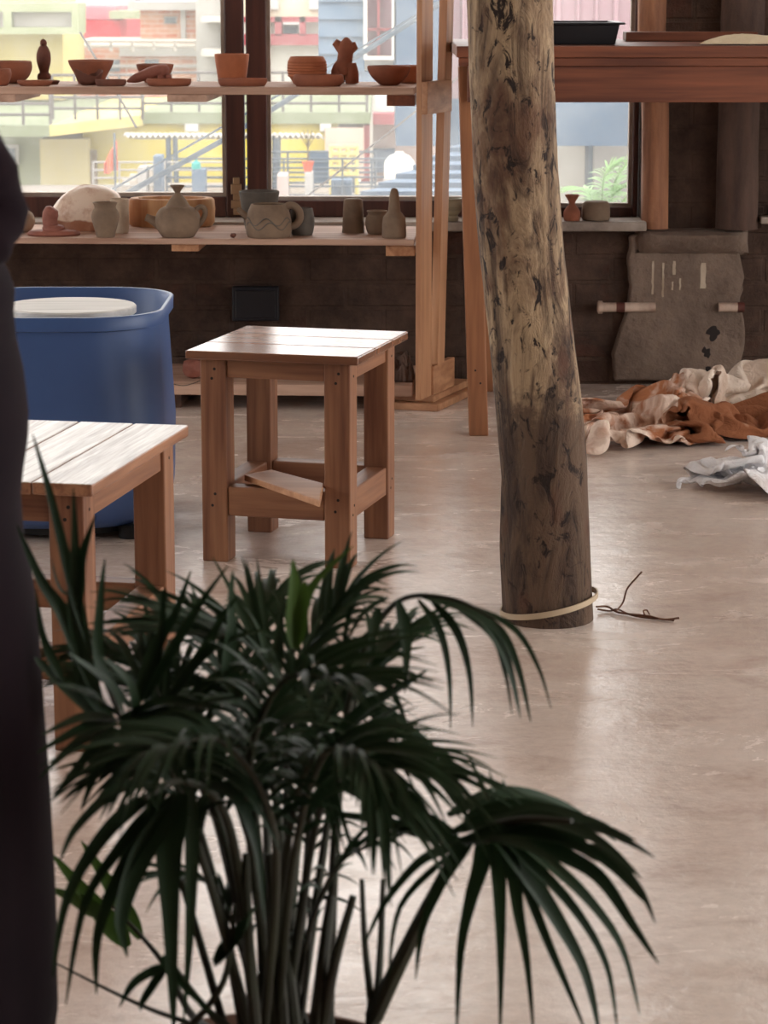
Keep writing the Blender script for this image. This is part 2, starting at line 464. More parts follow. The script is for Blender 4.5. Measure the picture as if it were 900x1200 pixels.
# chalky scrapes on the patch
for (x, y0, y1, w) in [(765, 306, 345, 4), (777, 308, 348, 4), (790, 306, 322, 5), (788, 330, 340, 3), (797, 326, 340, 3), (824, 308, 338, 9)]:
    a = PY(x - w / 2, y1, WY - .036); b = PY(x + w / 2, y0, WY - .036)
    s_ = MB()
    n = 8
    vs = []
    for k in range(n + 1):
        z = a.z + (b.z - a.z) * k / n
        j = 0.002 * noise.noise((x, z * 90, 1)); ww = (b.x - a.x) / 2 * (0.75 + 0.5 * noise.noise((x + 5, z * 70, 2)))
        cx = (a.x + b.x) / 2 + j
        vs += [(cx - ww, WY - .0365, z), (cx + ww, WY - .0365, z)]
    fs = [(2 * k, 2 * k + 1, 2 * k + 3, 2 * k + 2) for k in range(n)]
    s_.add(vs, fs).build('chalk_mark', M['pale_clay'], wall_back)

def pipe(x0, x1, py, name, label, bands):
    a = PY(x0, py, WY - .04); b = PY(x1, py, WY - .04)
    t = thing(name, label, 'pipe', (a.x, a.y, a.z - .014), 'water pipes in the back wall')
    MB().tube([a, b], 0.0145, 14).build('pipe_tube', 'pvc', t, smooth=True)
    for (p, q, m, r) in bands:
        MB().tube([PY(p, py, WY - .04), PY(q, py, WY - .04)], r, 14).build('pipe_band', m, t, smooth=True)
    return t
pipe(700, 768, 360, 'water_pipe', 'dirty white water pipe running out of the wall left of the plaster patch', [(722, 732, 'pvc_band', .0150), (701, 706, 'pvc', .020)])
pipe(842, 872, 360, 'water_pipe', 'short dirty white pipe stub with rusty end right of the plaster patch', [(864, 872, 'pvc_band', .0155)])
a, b = PY(273, 375, WY), PY(327, 335, WY)
eb = thing('electric_box', 'dark electrical box on the wall below the pottery shelf', 'electrical box', ((a.x + b.x) / 2, WY - .03, a.z))
MB().box(a.x, b.x, WY - .03, WY + .01, a.z, b.z).build('box_body', 'box_dark', eb, bevel=.004)
MB().box(a.x + .01, b.x - .01, WY - .036, WY - .03, a.z + .01, b.z - .01).build('cover_plate', 'black', eb, bevel=.002)

# sill
tag(MB().box(WX0, PY(758, 262, WY - .1).x, WY - .10, WY + WT + .04, SILL, 0.503).build('window_sill', 'concrete', wall_back, bevel=.004, smooth=True))
MB().box(PY(892, 255, WY - .08).x, W2X1, WY - .08, WY + WT, SILL + .02, 0.515).build('window_sill', 'concrete', wall_back, bevel=.004)

# windows
FY0, FY1 = WY + .06, WY + .12
def window(n, x0, x1, z0, z1, sl, sr, bot, top=.08, bars=False):
    f = MB()
    f.box(x0, x0 + sl, FY0, FY1, z0, z1).box(x1 - sr, x1, FY0, FY1, z0, z1)
    f.box(x0 + sl, x1 - sr, FY0, FY1, z0, z0 + bot).box(x0 + sl, x1 - sr, FY0, FY1, z1 - top, z1)
    o = struct(f, 'window_%d' % n, 'frame_z', bevel=.004)
    b = MB(); w = .011
    b.box(x0 + sl, x0 + sl + w, FY0 + .012, FY1 - .01, z0 + bot, z1 - top).box(x1 - sr - w, x1 - sr, FY0 + .012, FY1 - .01, z0 + bot, z1 - top)
    b.box(x0 + sl + w, x1 - sr - w, FY0 + .012, FY1 - .01, z0 + bot, z0 + bot + w)
    b.build('putty_bead', 'concrete', o)
    MB().box(x0 + sl, x1 - sr, FY0 + .03, FY0 + .033, z0 + bot, z1 - top).build('pane', 'glass', o)
    return o
def wx(px): return PY(px, 150, FY0).x
ZB = 0.503
w1 = window(1, wx(-190), wx(286), ZB, ZT, .08, wx(286) - wx(264), .062)
w2 = window(2, wx(289), wx(607), ZB, ZT, wx(313) - wx(289), .07, .05)
w3 = window(3, wx(609), wx(749), ZB, ZT, .06, wx(749) - wx(742), .03)
w4 = window(4, W2X0, W2X1, .515, ZT, .07, .07, .06)
w5 = window(5, WX0, wx(-192), ZB, ZT, .08, .08, .062)
lt = MB(); q0 = PY(271, 252, FY0 - .012); q1 = PY(283, 208, FY0 - .012)
lt.box(q0.x + .006, q1.x - .006, FY0 - .012, FY0, q0.z, q1.z)
lt.box(q0.x, q1.x, FY0 - .018, FY0 - .004, q1.z - .05, q1.z - .02).box(q0.x, q1.x, FY0 - .018, FY0 - .004, q0.z + .02, q0.z + .045)
tag(lt.build('latch', 'metal', w1, bevel=.002), 'brass bolt latch')

# log posts at the pier
def logpost(name, label, path, r, mat, seed, sx=1.0):
    t = MB(); P = smoothpts(path, 10); n = 28; rows = []
    for i, p in enumerate(P):
        for k in range(n):
            a = 2 * math.pi * k / n
            q = r * (1 + .10 * noise.noise((math.cos(a) * 1.1 + seed, math.sin(a) * 1.1, p.z * 2.2)) + .05 * noise.noise((math.cos(a) * 3 + seed, math.sin(a) * 3, p.z * 7)))
            t.v.append((p.x + q * sx * math.cos(a), p.y + q * math.sin(a), p.z))
    m = len(P)
    for i in range(m - 1):
        for k in range(n):
            k2 = (k + 1) % n
            t.f.append((i * n + k, i * n + k2, (i + 1) * n + k2, (i + 1) * n + k))
    t.f.append(tuple(range(n))[::-1]); t.f.append(tuple((m - 1) * n + k for k in range(n)))
    return t.build(name, mat, smooth=True, ang=60)
y_ = WY - .035
pts = [PY(767, 262, y_), PY(768, 130, y_), PY(764, 0, y_)]
pts[0].z = 0.478; pts.append(V(pts[-1].x - .01, y_, ZC - .002))
# wall ledge the posts stand on
xa, xb, xc = PY(744, 262, WY).x, PY(858, 262, WY).x, PY(876, 262, WY).x
ledge = MB(); m_ = 26
for k in range(m_ + 1):
    x = xa + (xc - xa) * k / m_; e_ = min(1, k / 3, (m_ - k) / 4) ** .5; j = .006 * noise.noise((x * 30, 1, 2))
    for (dy, z) in ((-.01, .476), (.070 * e_ + .012, .476 - .003), (.086 * e_ + .014 + j, .462 + j), (.074 * e_ + .014 + j, .435), (.044, .405 + j), (-.01, .39)): ledge.v.append((x, WY - dy, z))
for k in range(m_):
    for q in range(5): ledge.f.append((k * 6 + q, k * 6 + q + 1, k * 6 + q + 7, k * 6 + q + 6))
ledge.f += [tuple(range(6))[::-1], tuple(m_ * 6 + q for q in range(6))]
for (hx_, hy_, hr_) in ((836, 391, 7), (828, 413, 5.5), (830, 432, 3)):
    q = PY(hx_, hy_, WY - .0355); 
    hm = MB().lathe([(0, 0), (hr_ * .0026, 0), (hr_ * .002, .001), (0, .001)], (0, 0, 0), 16, 1, 1.2, .9, hx_)
    hm.v = [(q.x + a, WY - .0352 - c, q.z + b) for a, b, c in hm.v]
    hm.build('patch_hole', 'screw', wall_back)
ledge.build('plaster_ledge', 'plaster', wall_back, smooth=True, ang=60)
tag(logpost('log_post', '', pts, .042, 'log', 1.3), 'light peeled log post at the right edge of the window', 'post', 'log posts by the brick pier')
y_ = WY - .040
pts = [PY(863, 268, y_), PY(866, 130, y_), PY(871, 0, y_)]
pts[0].z = 0.478; pts.append(V(pts[-1].x + .02, y_, ZC - .002))
tag(logpost('log_post', '', pts, .062, 'log_dark', 4.1), 'dark weathered log post on the wall right of the brick pier', 'post', 'log posts by the brick pier')

# ------------------------------------------------------------------ big log pillar
def pillar():
    yb = 4.795
    L = [(737, 590, 695), (640, 586, 693), (560, 588, 689), (480, 581, 683), (400, 573, 673), (300, 562, 662), (200, 555, 654), (100, 550, 650), (0, 547, 648)]
    path = []; rad = []
    for (y, a, b) in L:
        p = PY((a + b) / 2, y, yb); path.append(p); rad.append((b - a) / 2 * mpp(p))
    path[0].z = 0.0
    top = path[-1] + (path[-1] - path[-2]) * ((ZC - path[-1].z) / (path[-1].z - path[-2].z)); top.z = ZC
    path.append(top); rad.append(rad[-1] * .97)
    P = []; RR = []
    for i in range(len(path) - 1):
        m = 10 if i < len(path) - 2 else 30
        for k in range(m):
            t = k / m; P.append(path[i].lerp(path[i + 1], t)); RR.append(rad[i] * (1 - t) + rad[i + 1] * t)
    P.append(path[-1]); RR.append(rad[-1])
    n = 72; t = MB()
    for p, r in zip(P, RR):
        for k in range(n):
            a = 2 * math.pi * k / n; c, s = math.cos(a), math.sin(a)
            q = r * (1 + .035 * noise.noise((c * 1.2, s * 1.2, p.z * 3)) + .022 * noise.noise((c * 4, s * 4, p.z * 5)) + .010 * noise.noise((c * 11, s * 11, p.z * 14)))
            t.v.append((p.x + q * c, p.y + q * s, p.z))
    m = len(P)
    for i in range(m - 1):
        for k in range(n):
            k2 = (k + 1) % n
            t.f.append((i * n + k, i * n + k2, (i + 1) * n + k2, (i + 1) * n + k))
    t.f.append(tuple(range(n))[::-1]); t.f.append(tuple((m - 1) * n + k for k in range(n)))
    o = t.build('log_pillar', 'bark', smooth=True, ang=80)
    return tag(o, 'thick weathered tree trunk pillar standing on the cement floor', 'pillar'), path, rad
pil, ppath, prad = pillar()
# band round its foot
cx, cy = ppath[0].x, ppath[0].y; r0 = prad[0]
t = MB(); n = 48
for k in range(n):
    a = 2 * math.pi * k / n; c, s = math.cos(a), math.sin(a)
    z = 0.031 + 0.019 * c
    q = r0 * 1.055
    for (dr, dz) in ((0, -.005), (.003, -.005), (.003, .006), (0, .006)):
        t.v.append((cx + .0005 + (q + dr) * c, cy + (q + dr) * s, z + dz))
for k in range(n):
    k2 = (k + 1) % n
    for j in range(4):
        j2 = (j + 1) % 4
        t.f.append((k * 4 + j, k * 4 + j2, k2 * 4 + j2, k2 * 4 + j))
tag(t.build('strap', 'strap', smooth=True), 'beige strap tied around the foot of the log pillar', 'strap')
def fl(px, py, h=0.0): 
    q = PZ(px, py, h); return q
tw = MB().tube(smoothpts([fl(699, 711, .012), fl(712, 711, .008), fl(726, 718, .006), fl(760, 722, .006), fl(778, 726, .004), fl(796, 724, .008)]), .0020, 6)
tw.tube(smoothpts([fl(722, 716, .008), fl(730, 706, .018), PZ(735, 690, .05), PZ(745, 678, .075), PZ(752, 670, .09)]), .0018, 6)
tw.tube(smoothpts([fl(756, 722, .006), PZ(754, 716, .016), PZ(758, 715, .016), PZ(761, 720, .01)]), .0015, 5)
tw.tube(smoothpts([fl(700, 714, .006), fl(715, 716, .003), fl(724, 714, .006), fl(745, 722, .003), fl(790, 727, .003)]), .0018, 5)
tag(tw.build('dry_twig', 'twig', smooth=True), 'thin dry forked twig lying on the floor beside the log pillar', 'twig')

# ------------------------------------------------------------------ stools
def stool(root, w, d, h, lw, over, tt, planks, axis, topmat, apron, sz, sh, skip=()):
    """local frame: x along the front edge, y to the back, origin at floor centre"""
    hw, hd = w / 2, d / 2
    # top planks
    if axis == 'x': cuts = [(-hw, hw, -hd + d * k / planks + (.0012 if k else 0), -hd + d * (k + 1) / planks) for k in range(planks)]
    else: cuts = [(-hw + w * k / planks + (.0015 if k else 0), -hw + w * (k + 1) / planks, -hd, hd) for k in range(planks)]
    for (x0, x1, y0, y1) in cuts:
        MB().box(x0, x1, y0, y1, h - tt, h).build('top_plank', topmat, root, local=True, bevel=.003)
    lx, ly = hw - over, hd - over
    for sx in (-1, 1):
        for sy in (-1, 1):
            x0, x1 = sorted((sx * lx, sx * (lx - lw))); y0, y1 = sorted((sy * ly, sy * (ly - lw)))
            leg = MB().box(x0, x1, y0, y1, 0, h - tt).build('leg', 'wood_z', root, local=True, bevel=.003)
            if sy < 0:
                for (zz, dx) in ((h - tt - .022, .012), (h - tt - .042, .006), (sz + sh * .75, .010), (sz + sh * .35, .004)):
                    mx = (x0 + x1) / 2
                    MB().tube([(mx + dx - .008, y0 - .0006, zz), (mx + dx - .008, y0 + .004, zz)], .0032, 8).build('screw', 'screw', leg, local=True)
            if sx > 0:
                for (zz, dy) in ((h - tt - .03, .0), (sz + sh * .5, .004), (sz + sh * .2, -.006)):
                    my = (y0 + y1) / 2
                    MB().tube([(x1 + .0006, my + dy, zz), (x1 - .004, my + dy, zz)], .0028, 8).build('screw', 'screw', leg, local=True)
    ix, iy = lx - lw, ly - lw; g = .0005
    th = .026
    for sy in (-1, 1):
        y0, y1 = sorted((sy * (ly - .006), sy * (ly - .006 - th)))
        MB().box(-ix + g, ix - g, y0, y1, h - tt - apron, h - tt - g).build('apron', 'wood_x', root, local=True, bevel=.002)
        y0, y1 = sorted((sy * (ly - .004), sy * (ly - .004 - lw * .8)))
        MB().box(-ix + g, ix - g, y0, y1, sz, sz + sh).build('stretcher', 'wood_x', root, local=True, bevel=.003)
    for sx in (-1, 1):
        x0, x1 = sorted((sx * (lx - .006), sx * (lx - .006 - th)))
        MB().box(x0, x1, -iy + g, iy - g, h - tt - apron, h - tt - g).build('apron', 'wood_y', root, local=True, bevel=.002)
        x0, x1 = sorted((sx * (lx - .004), sx * (lx - .004 - lw * .8)))
        MB().box(x0, x1, -iy + g, iy - g, sz, sz + sh).build('stretcher', 'wood_y', root, local=True, bevel=.003)

def cen(pts, h):
    q = [PZ(x, y, h) for x, y in pts]; c = sum(q, Vector()) / 4
    e = (q[1] - q[0]) + (q[2] - q[3]); f = (q[3] - q[0]) + (q[2] - q[1])
    a1 = math.atan2(e.y, e.x); a2 = math.atan2(f.y, f.x) - math.pi / 2
    return c, (a1 + a2) / 2, e.length / 2, f.length / 2
h1 = .452
c1, a1, w1_, d1_ = cen([(213, 411), (416, 418), (483, 388), (290, 382)], h1)
s1 = thing('stool', 'square wooden stool with worn glossy top, standing alone before the pottery shelf', 'stool', (c1.x, c1.y, 0), rz=a1)
stool(s1, w1_, d1_, h1, .056, .024, .018, 3, 'x', 'stool_top', .040, .10, .062)
# loose offcut lying across the lower stretchers
offc = MB()
za = .164
p0, p1, p2, p3 = PZ(286, 556, za + .016), PZ(375, 587, za + .014), PZ(379, 566, za + .014), PZ(318, 550, za + .016)
offc.hexa([q - V(0, 0, .014) for q in (p0, p1, p2, p3)] + [p0, p1, p2, p3])
tag(offc.build('offcut_board', 'pale_x', bevel=.002), 'short loose board lying across the lower rails of the square stool', 'board')
h2 = .44
c2, a2, w2_, d2_ = cen([(14, 567), (108, 568), (221, 498), (28, 496)], h2)
fr, br = PZ(108, 568, h2), PZ(221, 498, h2)
e = (br - fr); d2_ = e.length; a2 = math.atan2(e.y, e.x) - math.pi / 2
W2 = .40
ex = V(math.cos(a2), math.sin(a2), 0); c2 = (fr + br) / 2 - ex * W2 / 2
s2 = thing('low_table', 'low wooden bench with whitewashed plank top behind the palm leaves', 'bench', (c2.x, c2.y, 0), rz=a2)
stool(s2, W2, d2_, h2, .058, .022, .020, 4, 'y', 'bench_top', .048, .115, .052)

# ------------------------------------------------------------------ blue pottery wheel
def rrect(hx, hy, r, n=10):
    out = []
    for (sx, sy, a0) in ((1, 1, 0), (-1, 1, 90), (-1, -1, 180), (1, -1, 270)):
        for k in range(n + 1):
            a = R(a0 + 90 * k / n)
            out.append((sx * (hx - r) + r * math.cos(a), sy * (hy - r) + r * math.sin(a)))
    return out
wh = thing('pottery_machine', 'blue plastic pottery wheel tub with white wheel head behind the bench', 'pottery wheel', (-.730, 5.735, 0))
ztop = .498
def ring(levels, r0=.16):
    mb = MB(); rows = []
    for (hx, hy, z) in levels:
        row = []
        for (x, y) in rrect(hx, hy, min(r0, hx - .01)): row.append(len(mb.v)); mb.v.append((x, y, z))
        rows.append(row)
    n = len(rows[0])
    for a, b in zip(rows, rows[1:]):
        for k in range(n): mb.f.append((a[k], a[(k + 1) % n], b[(k + 1) % n], b[k]))
    mb.f.append(tuple(rows[0])[::-1]); mb.f.append(tuple(rows[-1]))
    return mb
X_, Y_ = .243, .285
ring([(X_ - .03, Y_ - .03, .03), (X_ - .004, Y_ - .005, .055), (X_, Y_, .08), (X_ + .004, Y_ + .003, .22), (X_ - .008, Y_ - .006, .44), (X_ - .008, Y_ - .006, .465), (X_ + .002, Y_ + .002, .468),
      (X_ + .003, Y_ + .003, ztop - .003), (X_ + .001, Y_ + .001, ztop), (X_ - .005, Y_ - .005, ztop), (X_ - .007, Y_ - .007, ztop - .003), (X_ - .014, Y_ - .014, .40), (X_ - .02, Y_ - .02, .39)]).build('tub', 'plastic_blue', wh, smooth=True, local=True, ang=50)
for (sx, sy) in ((-1, -1), (1, -1), (-1, 1), (1, 1)):
    MB().lathe([(0, 0), (.028, 0), (.028, .03), (0, .03)], (sx * .17, sy * .20, 0), 16).build('foot', 'rubber', wh, local=True)
ring([(X_ - .05, Y_ - .05, .012), (X_ - .045, Y_ - .045, .03)]).build('base_plate', 'rubber', wh, local=True)
M['bat'] = wood('white_dusty_wheel_head', (232, 228, 222), (188, 184, 178), 'x', .6, .8)
MB().lathe([(0, 0), (.144, 0), (.147, .003), (.147, .016), (.144, .019), (0, .019)], (.035, -.10, .484), 64).build('wheel_head', 'bat', wh, smooth=True, local=True)
MB().lathe([(0, 0), (.02, 0), (.02, .094), (0, .094)], (.035, -.10, .39), 16).build('shaft', 'rubber', wh, smooth=True, local=True)

# ------------------------------------------------------------------ tall table on the right
xl = PY(535, 60, 6.8).x
tb = thing('work_table', 'tall reddish wooden work table behind the log pillar', 'table', (xl + 1.0, 7.15, 0))
zt = PY(535, 54, 6.8).z
MB().box(xl, xl + 2.1, 6.80, 7.65, zt - .030, zt).build('tabletop', 'red_x', tb, bevel=.003)
MB().box(xl + .006, xl + 2.09, 6.806, 6.835, zt - .052, zt - .0305).build('batten', 'red_x', tb, bevel=.002)
MB().box(xl + .03, xl + 2.07, 6.812, 6.838, PY(600, 120, 6.812).z, zt - .0525).build('apron', 'red_x', tb, bevel=.002)
MB().box(xl + .03, xl + 2.07, 7.60, 7.626, PY(600, 120, 6.812).z, zt - .0305).build('apron', 'red_x', tb, bevel=.002)
for (x, y, dx, dy) in ((xl + .006, 6.842, .035, -.02), (xl + 2.04, 6.842, -.0, -.02), (xl + .085, 7.585, .0, .0), (xl + 2.04, 7.585, -.0, .0)):
    b_ = [(x + dx, y + dy, 0), (x + dx + .052, y + dy, 0), (x + dx + .052, y + dy + .05, 0), (x + dx, y + dy + .05, 0)]
    t_ = [(x, y, zt - .0535), (x + .052, y, zt - .0535), (x + .052, y + .05, zt - .0535), (x, y + .05, zt - .0535)]
    lg = MB().hexa(b_ + t_).build('leg', 'table_leg', tb, bevel=.003)
    if y < 7 and dx > .01:
        for (sx_, sz_) in ((557, 434), (563, 449)):
            q = PY(sx_, sz_, 6.826); MB().tube([(q.x, 6.822 + .001, q.z), (q.x, 6.835, q.z)], .0028, 8).build('screw', 'screw', lg)
# things on the table
def tray():
    y0, y1 = 6.93, 7.25
    x0 = PY(636, 50, y0).x; x1 = PY(722, 50, y0).x
    t = MB(); z0 = zt + .001; hh = .052; fl_ = .008
    def rect(o, z): return [(x0 - o, y0 - o, z), (x1 + o, y0 - o, z), (x1 + o, y1 + o, z), (x0 - o, y1 + o, z)]
    rows = [rect(-.002, z0), rect(fl_, z0 + hh), rect(fl_ + .014, z0 + hh), rect(fl_ + .014, z0 + hh + .006), rect(fl_ - .004, z0 + hh + .006), rect(-.008, z0 + .006)]
    for r_ in rows: t.v += r_
    for i in range(5):
        for k in range(4):
            k2 = (k + 1) % 4; t.f.append((i * 4 + k, i * 4 + k2, (i + 1) * 4 + k2, (i + 1) * 4 + k))
    t.f.append((3, 2, 1, 0)); t.f.append((20, 21, 22, 23))
    o = t.build('tray', 'black', bevel=.002)
    return tag(o, 'black plastic tray on the tall work table, right beside the log pillar', 'tray')
tray()
q0 = PY(733, 52, 7.35); q1 = PY(846, 52, 7.35)
tag(MB().box(q0.x, q1.x + .1, 7.34, 7.44, zt + .001, zt + .026).build('board', 'red_x', bevel=.002), 'narrow wooden board lying on the back of the tall work table', 'board')

# cloth heaps ------------------------------------------------------------
def heap(poly, hmax, seed, zbase=0.0, N=70, fold=1.0, sc=1.0, edge=.05, lean=None):
    """crumpled cloth over a footprint polygon (world xy)"""
    xs = [p[0] for p in poly]; ys = [p[1] for p in poly]
    x0, x1, y0, y1 = min(xs), max(xs), min(ys), max(ys)
    cxm, cym = sum(xs) / len(xs), sum(ys) / len(ys)
    # radial grid in the polygon
    K = 200; rings_ = 48
    def edgept(a):
        best = None; dx, dy = math.cos(a), math.sin(a)
        for i in range(len(poly)):
            ax, ay = poly[i][0] - cxm, poly[i][1] - cym; bx, by = poly[(i + 1) % len(poly)][0] - cxm, poly[(i + 1) % len(poly)][1] - cym
            ex_, ey_ = bx - ax, by - ay; den = dx * ey_ - dy * ex_
            if abs(den) < 1e-9: continue
            t = (ax * ey_ - ay * ex_) / den; u = (ax * dy - ay * dx) / den
            if t > 0 and -1e-6 <= u <= 1 + 1e-6: best = t if best is None else max(best, t)
        return best or .05
    mb = MB(); rows = []
    def hgt(x, y, f):
        wx_ = x + .09 * noise.noise((x * 6 * sc, y * 6 * sc, seed)); wy_ = y + .09 * noise.noise((x * 6 * sc + 9, y * 6 * sc, seed))
        bil = lambda p: min(1.0, abs(noise.noise(p)) * 2.3) ** .8
        r1 = bil((wx_ * 7 * sc, wy_ * 5 * sc, seed + 2))
        r2 = bil((wx_ * 15 * sc, wy_ * 11 * sc, seed + 5))
        r3 = bil((wx_ * 34 * sc, wy_ * 26 * sc, seed + 8))
        b = .5 + .5 * noise.noise((x * 3.5, y * 3.5, seed + 11))
        env = min(1, (1 - f) / .34) ** .6 if f < 1 else 0
        return hmax * env * (.30 * (.5 + b) + fold * (.42 * r1 + .24 * r2 + .09 * r3))
    c = len(mb.v); mb.v.append((cxm, cym, zbase + max(.006, hgt(cxm, cym, 0))))
    for j in range(1, rings_ + 1):
        f = j / rings_; row = []
        for k in range(K):
            a = 2 * math.pi * k / K; L = edgept(a) * (1 + .09 * noise.noise((math.cos(a) * 3, math.sin(a) * 3, seed)) + .05 * noise.noise((math.cos(a) * 9, math.sin(a) * 9, seed)))
            x = cxm + L * f * math.cos(a); y = cym + L * f * math.sin(a)
            z = zbase + max(.003 + .004 * (1 - f), hgt(x, y, f))
            if j == rings_: z = zbase + .002
            row.append(len(mb.v)); mb.v.append((x, y, z))
        rows.append(row)
    for k in range(K): mb.f.append((c, rows[0][k], rows[0][(k + 1) % K]))
    for a, b in zip(rows, rows[1:]):
        for k in range(K): mb.f.append((a[k], b[k], b[(k + 1) % K], a[(k + 1) % K]))
    mb.f.append(tuple(rows[-1])[::-1])
    return mb
def fpoly(pl, z=0): return [(PZ(x, y, z).x, PZ(x, y, z).y) for x, y in pl]
def rag(key, label, mat):
    mb = MB(); pts, fs = RAGS[key]
    mb.v = [(x, y, max(z, .002)) for x, y, z in pts]; mb.f = list(fs)
    return tag(mb.build('rag', mat, smooth=True, ang=180, solid=.0025, sub=1), label, 'rag', 'rags heaped on the floor')
rag('stain', 'crumpled clay-stained cloth nearest the log pillar', 'rag_stain')
rag('white', 'crumpled white cloth at the front of the rag heap', 'rag_white')
rag('brown', 'brown stained cloth in the middle of the rag heap', 'rag_brown')
rag('cream', 'cream cloth at the back of the rag heap', 'rag_cream')
q = [PY(821, 52, 6.92), PY(990, 52, 6.92)]
sk = heap([(q[0].x, 6.90), (q[1].x, 6.88), (q[1].x, 7.2), (q[0].x + .12, 7.15)], .06, 5.5, zt + .001, fold=.25, sc=.5)
tag(sk.build('cloth_sack', 'sack', smooth=True, ang=180), 'folded cream cloth on the right of the tall work table', 'cloth')
# ------------------------------------------------------------------ shelf unit
SA = R(3.0)
SX, SY = PY(487, 281, 7.15).x, 7.15
eu = V(math.cos(SA), -math.sin(SA), 0); ev = V(math.sin(SA), math.cos(SA), 0); ez = V(0, 0, 1)
Z1 = PY(487, 281, 7.15).z; Z2 = PY(487, 102.5, 7.15).z
S0 = V(SX, SY, 0)
shf = None
sh = thing('pottery_shelf', 'long pine display shelf of raw pottery before the window', 'shelf', (SX - 1.0, SY + .2, 0))
SL, SD = 1.75, .41
def plank(z, name, th, u0=-SL, u1=-.004, mat='dusty_x', v0=0, v1=SD):
    return MB().obox(S0 + eu * u0 + ev * v0 + ez * (z - th), eu * (u1 - u0), ev * (v1 - v0), ez * th).build(name, mat, sh, bevel=.003)
plank(Z1, 'lower_plank', .017); plank(Z2, 'upper_plank', .021)
def batten(px0, px1, ytop, zt_, th, v0, v1, mat='pale_y'):
    a = PY(px0, ytop, SY + .05); b = PY(px1, ytop, SY + .05)
    o = V(a.x, SY + .05, zt_ - th) ; o.y = (S0 + eu * ((a.x - SX) / eu.x)).y + v0
    MB().obox(o, eu * (b.x - a.x), ev * (v1 - v0), ez * th).build('batten', mat, sh, bevel=.002)
batten(201, 233, 290, Z1 - .0172, .020, .012, SD - .02)
batten(452, 486, 290, Z1 - .0172, .030, .012, SD - .02)
batten(196, 243, 113, Z2 - .0212, .020, .004, SD - .02, 'dusty_y')
batten(453, 486, 113, Z2 - .0212, .030, .004, SD - .02, 'red_y')
batten(-30, 17, 113, Z2 - .0212, .022, .004, SD - .02, 'dusty_y')
# end frame
A2 = R(20); d2 = V(math.sin(A2), math.cos(A2), 0); r2 = V(math.cos(A2), -math.sin(A2), 0)
def pole(b, t, w, dd, name, mat):
    b, t = Vector(b), Vector(t)
    c = [b, b + r2 * w, b + r2 * w + d2 * dd, b + d2 * dd]; c2_ = [t, t + r2 * w, t + r2 * w + d2 * dd, t + d2 * dd]
    MB().hexa(c + c2_).build(name, mat, sh, bevel=.002)
zb = .0455
pole(S0 + ez * zb, S0 + ez * 2.0 + r2 * .002, .016, .095, 'upright', 'pale_z')
bb = S0 + d2 * .115 + r2 * .004
pole(bb + ez * (zb + .085), bb + d2 * .09 + r2 * .012 + ez * 2.0, .024, .06, 'rear_leg', 'pale_z')
for v_ in (.03, .30):
    q_ = S0 - eu * (SL - .1) + ev * v_
    pole(q_, q_ + ez * 2.0, .016 + .01 * (v_ > .1), .06, 'upright', 'pale_z')
def zat(px, py, Y): return PY(px, py, Y).z
MB().obox(S0 + r2 * .017 - d2 * .004 + ez * zat(501, 134, 7.16), r2 * .018, d2 * .215, ez * .090).build('bracket', 'pale_y', sh, bevel=.003)
MB().obox(S0 + d2 * .097 + r2 * .0 + ez * zb, r2 * .022, d2 * .19, ez * .085).build('foot_block', 'pale_y', sh, bevel=.003)
# plinth and the low board
fp = PZ(513, 483, 0)
MB().obox(V(fp.x, fp.y, .0005) - r2 * .20, r2 * .20, d2 * .36, ez * .021).build('foot_plank', 'pale_x', sh, bevel=.003)
MB().obox(V(fp.x, fp.y, .0225) - r2 * .215 + d2 * .025, r2 * .195, d2 * .33, ez * .021).build('foot_plank', 'pale_x', sh, bevel=.003)
ql = PZ(202, 461, .03); 
ly0 = S0 + ev * .06
MB().obox(ly0 + eu * -1.35 + ez * .045, eu * 1.34, ev * .40, ez * .032).build('base_board', 'dusty_x', sh, bevel=.003)
for u in (-1.25, -.75):
    MB().obox(ly0 + eu * u + ev * .05 + ez * .0, eu * .07, ev * .3, ez * .0448).build('runner', 'dark_y', sh)

# things on the low board
def lump(name, label, cat, px, py, z, w, h, mat, seed, amp=.25, dy=0.0, dep=1.0, n=20):
    p = place(px, py, z, 0)[0] if .48 < z < .51 else PZ(px, py, z); s = mpp(p); a = w * s / 2; hh = h * s
    mb = MB(); rows = []
    m = 14
    for i in range(m + 1):
        t = math.pi * i / m
        row = []
        for k in range(28):
            f = 2 * math.pi * k / 28
            d = V(math.sin(t) * math.cos(f), math.sin(t) * math.sin(f), -math.cos(t))
            q = 1 + amp * noise.noise(d * 1.6 + V(seed, seed, 0)) + amp * .4 * noise.noise(d * 4 + V(seed, 0, 0))
            row.append((p.x + d.x * a * q, p.y + a * dep * .9 + d.y * a * dep * q, z + max(0.0, hh / 2 + d.z * hh / 2 * (q if d.z > 0 else 1))))
        rows.append(row)
    for r_ in rows: mb.v += r_
    for i in range(m):
        for k in range(28):
            k2 = (k + 1) % 28; mb.f.append((i * 28 + k, i * 28 + k2, (i + 1) * 28 + k2, (i + 1) * 28 + k))
    return tag(mb.build(name, mat, smooth=True, ang=80), label, cat)
lump('clay_lump', 'rounded clay lump on the low board between the blue wheel and the stool', 'clay lump', 226, 445, .0775, 26, 24, 'terra_red', 2.2, .25)
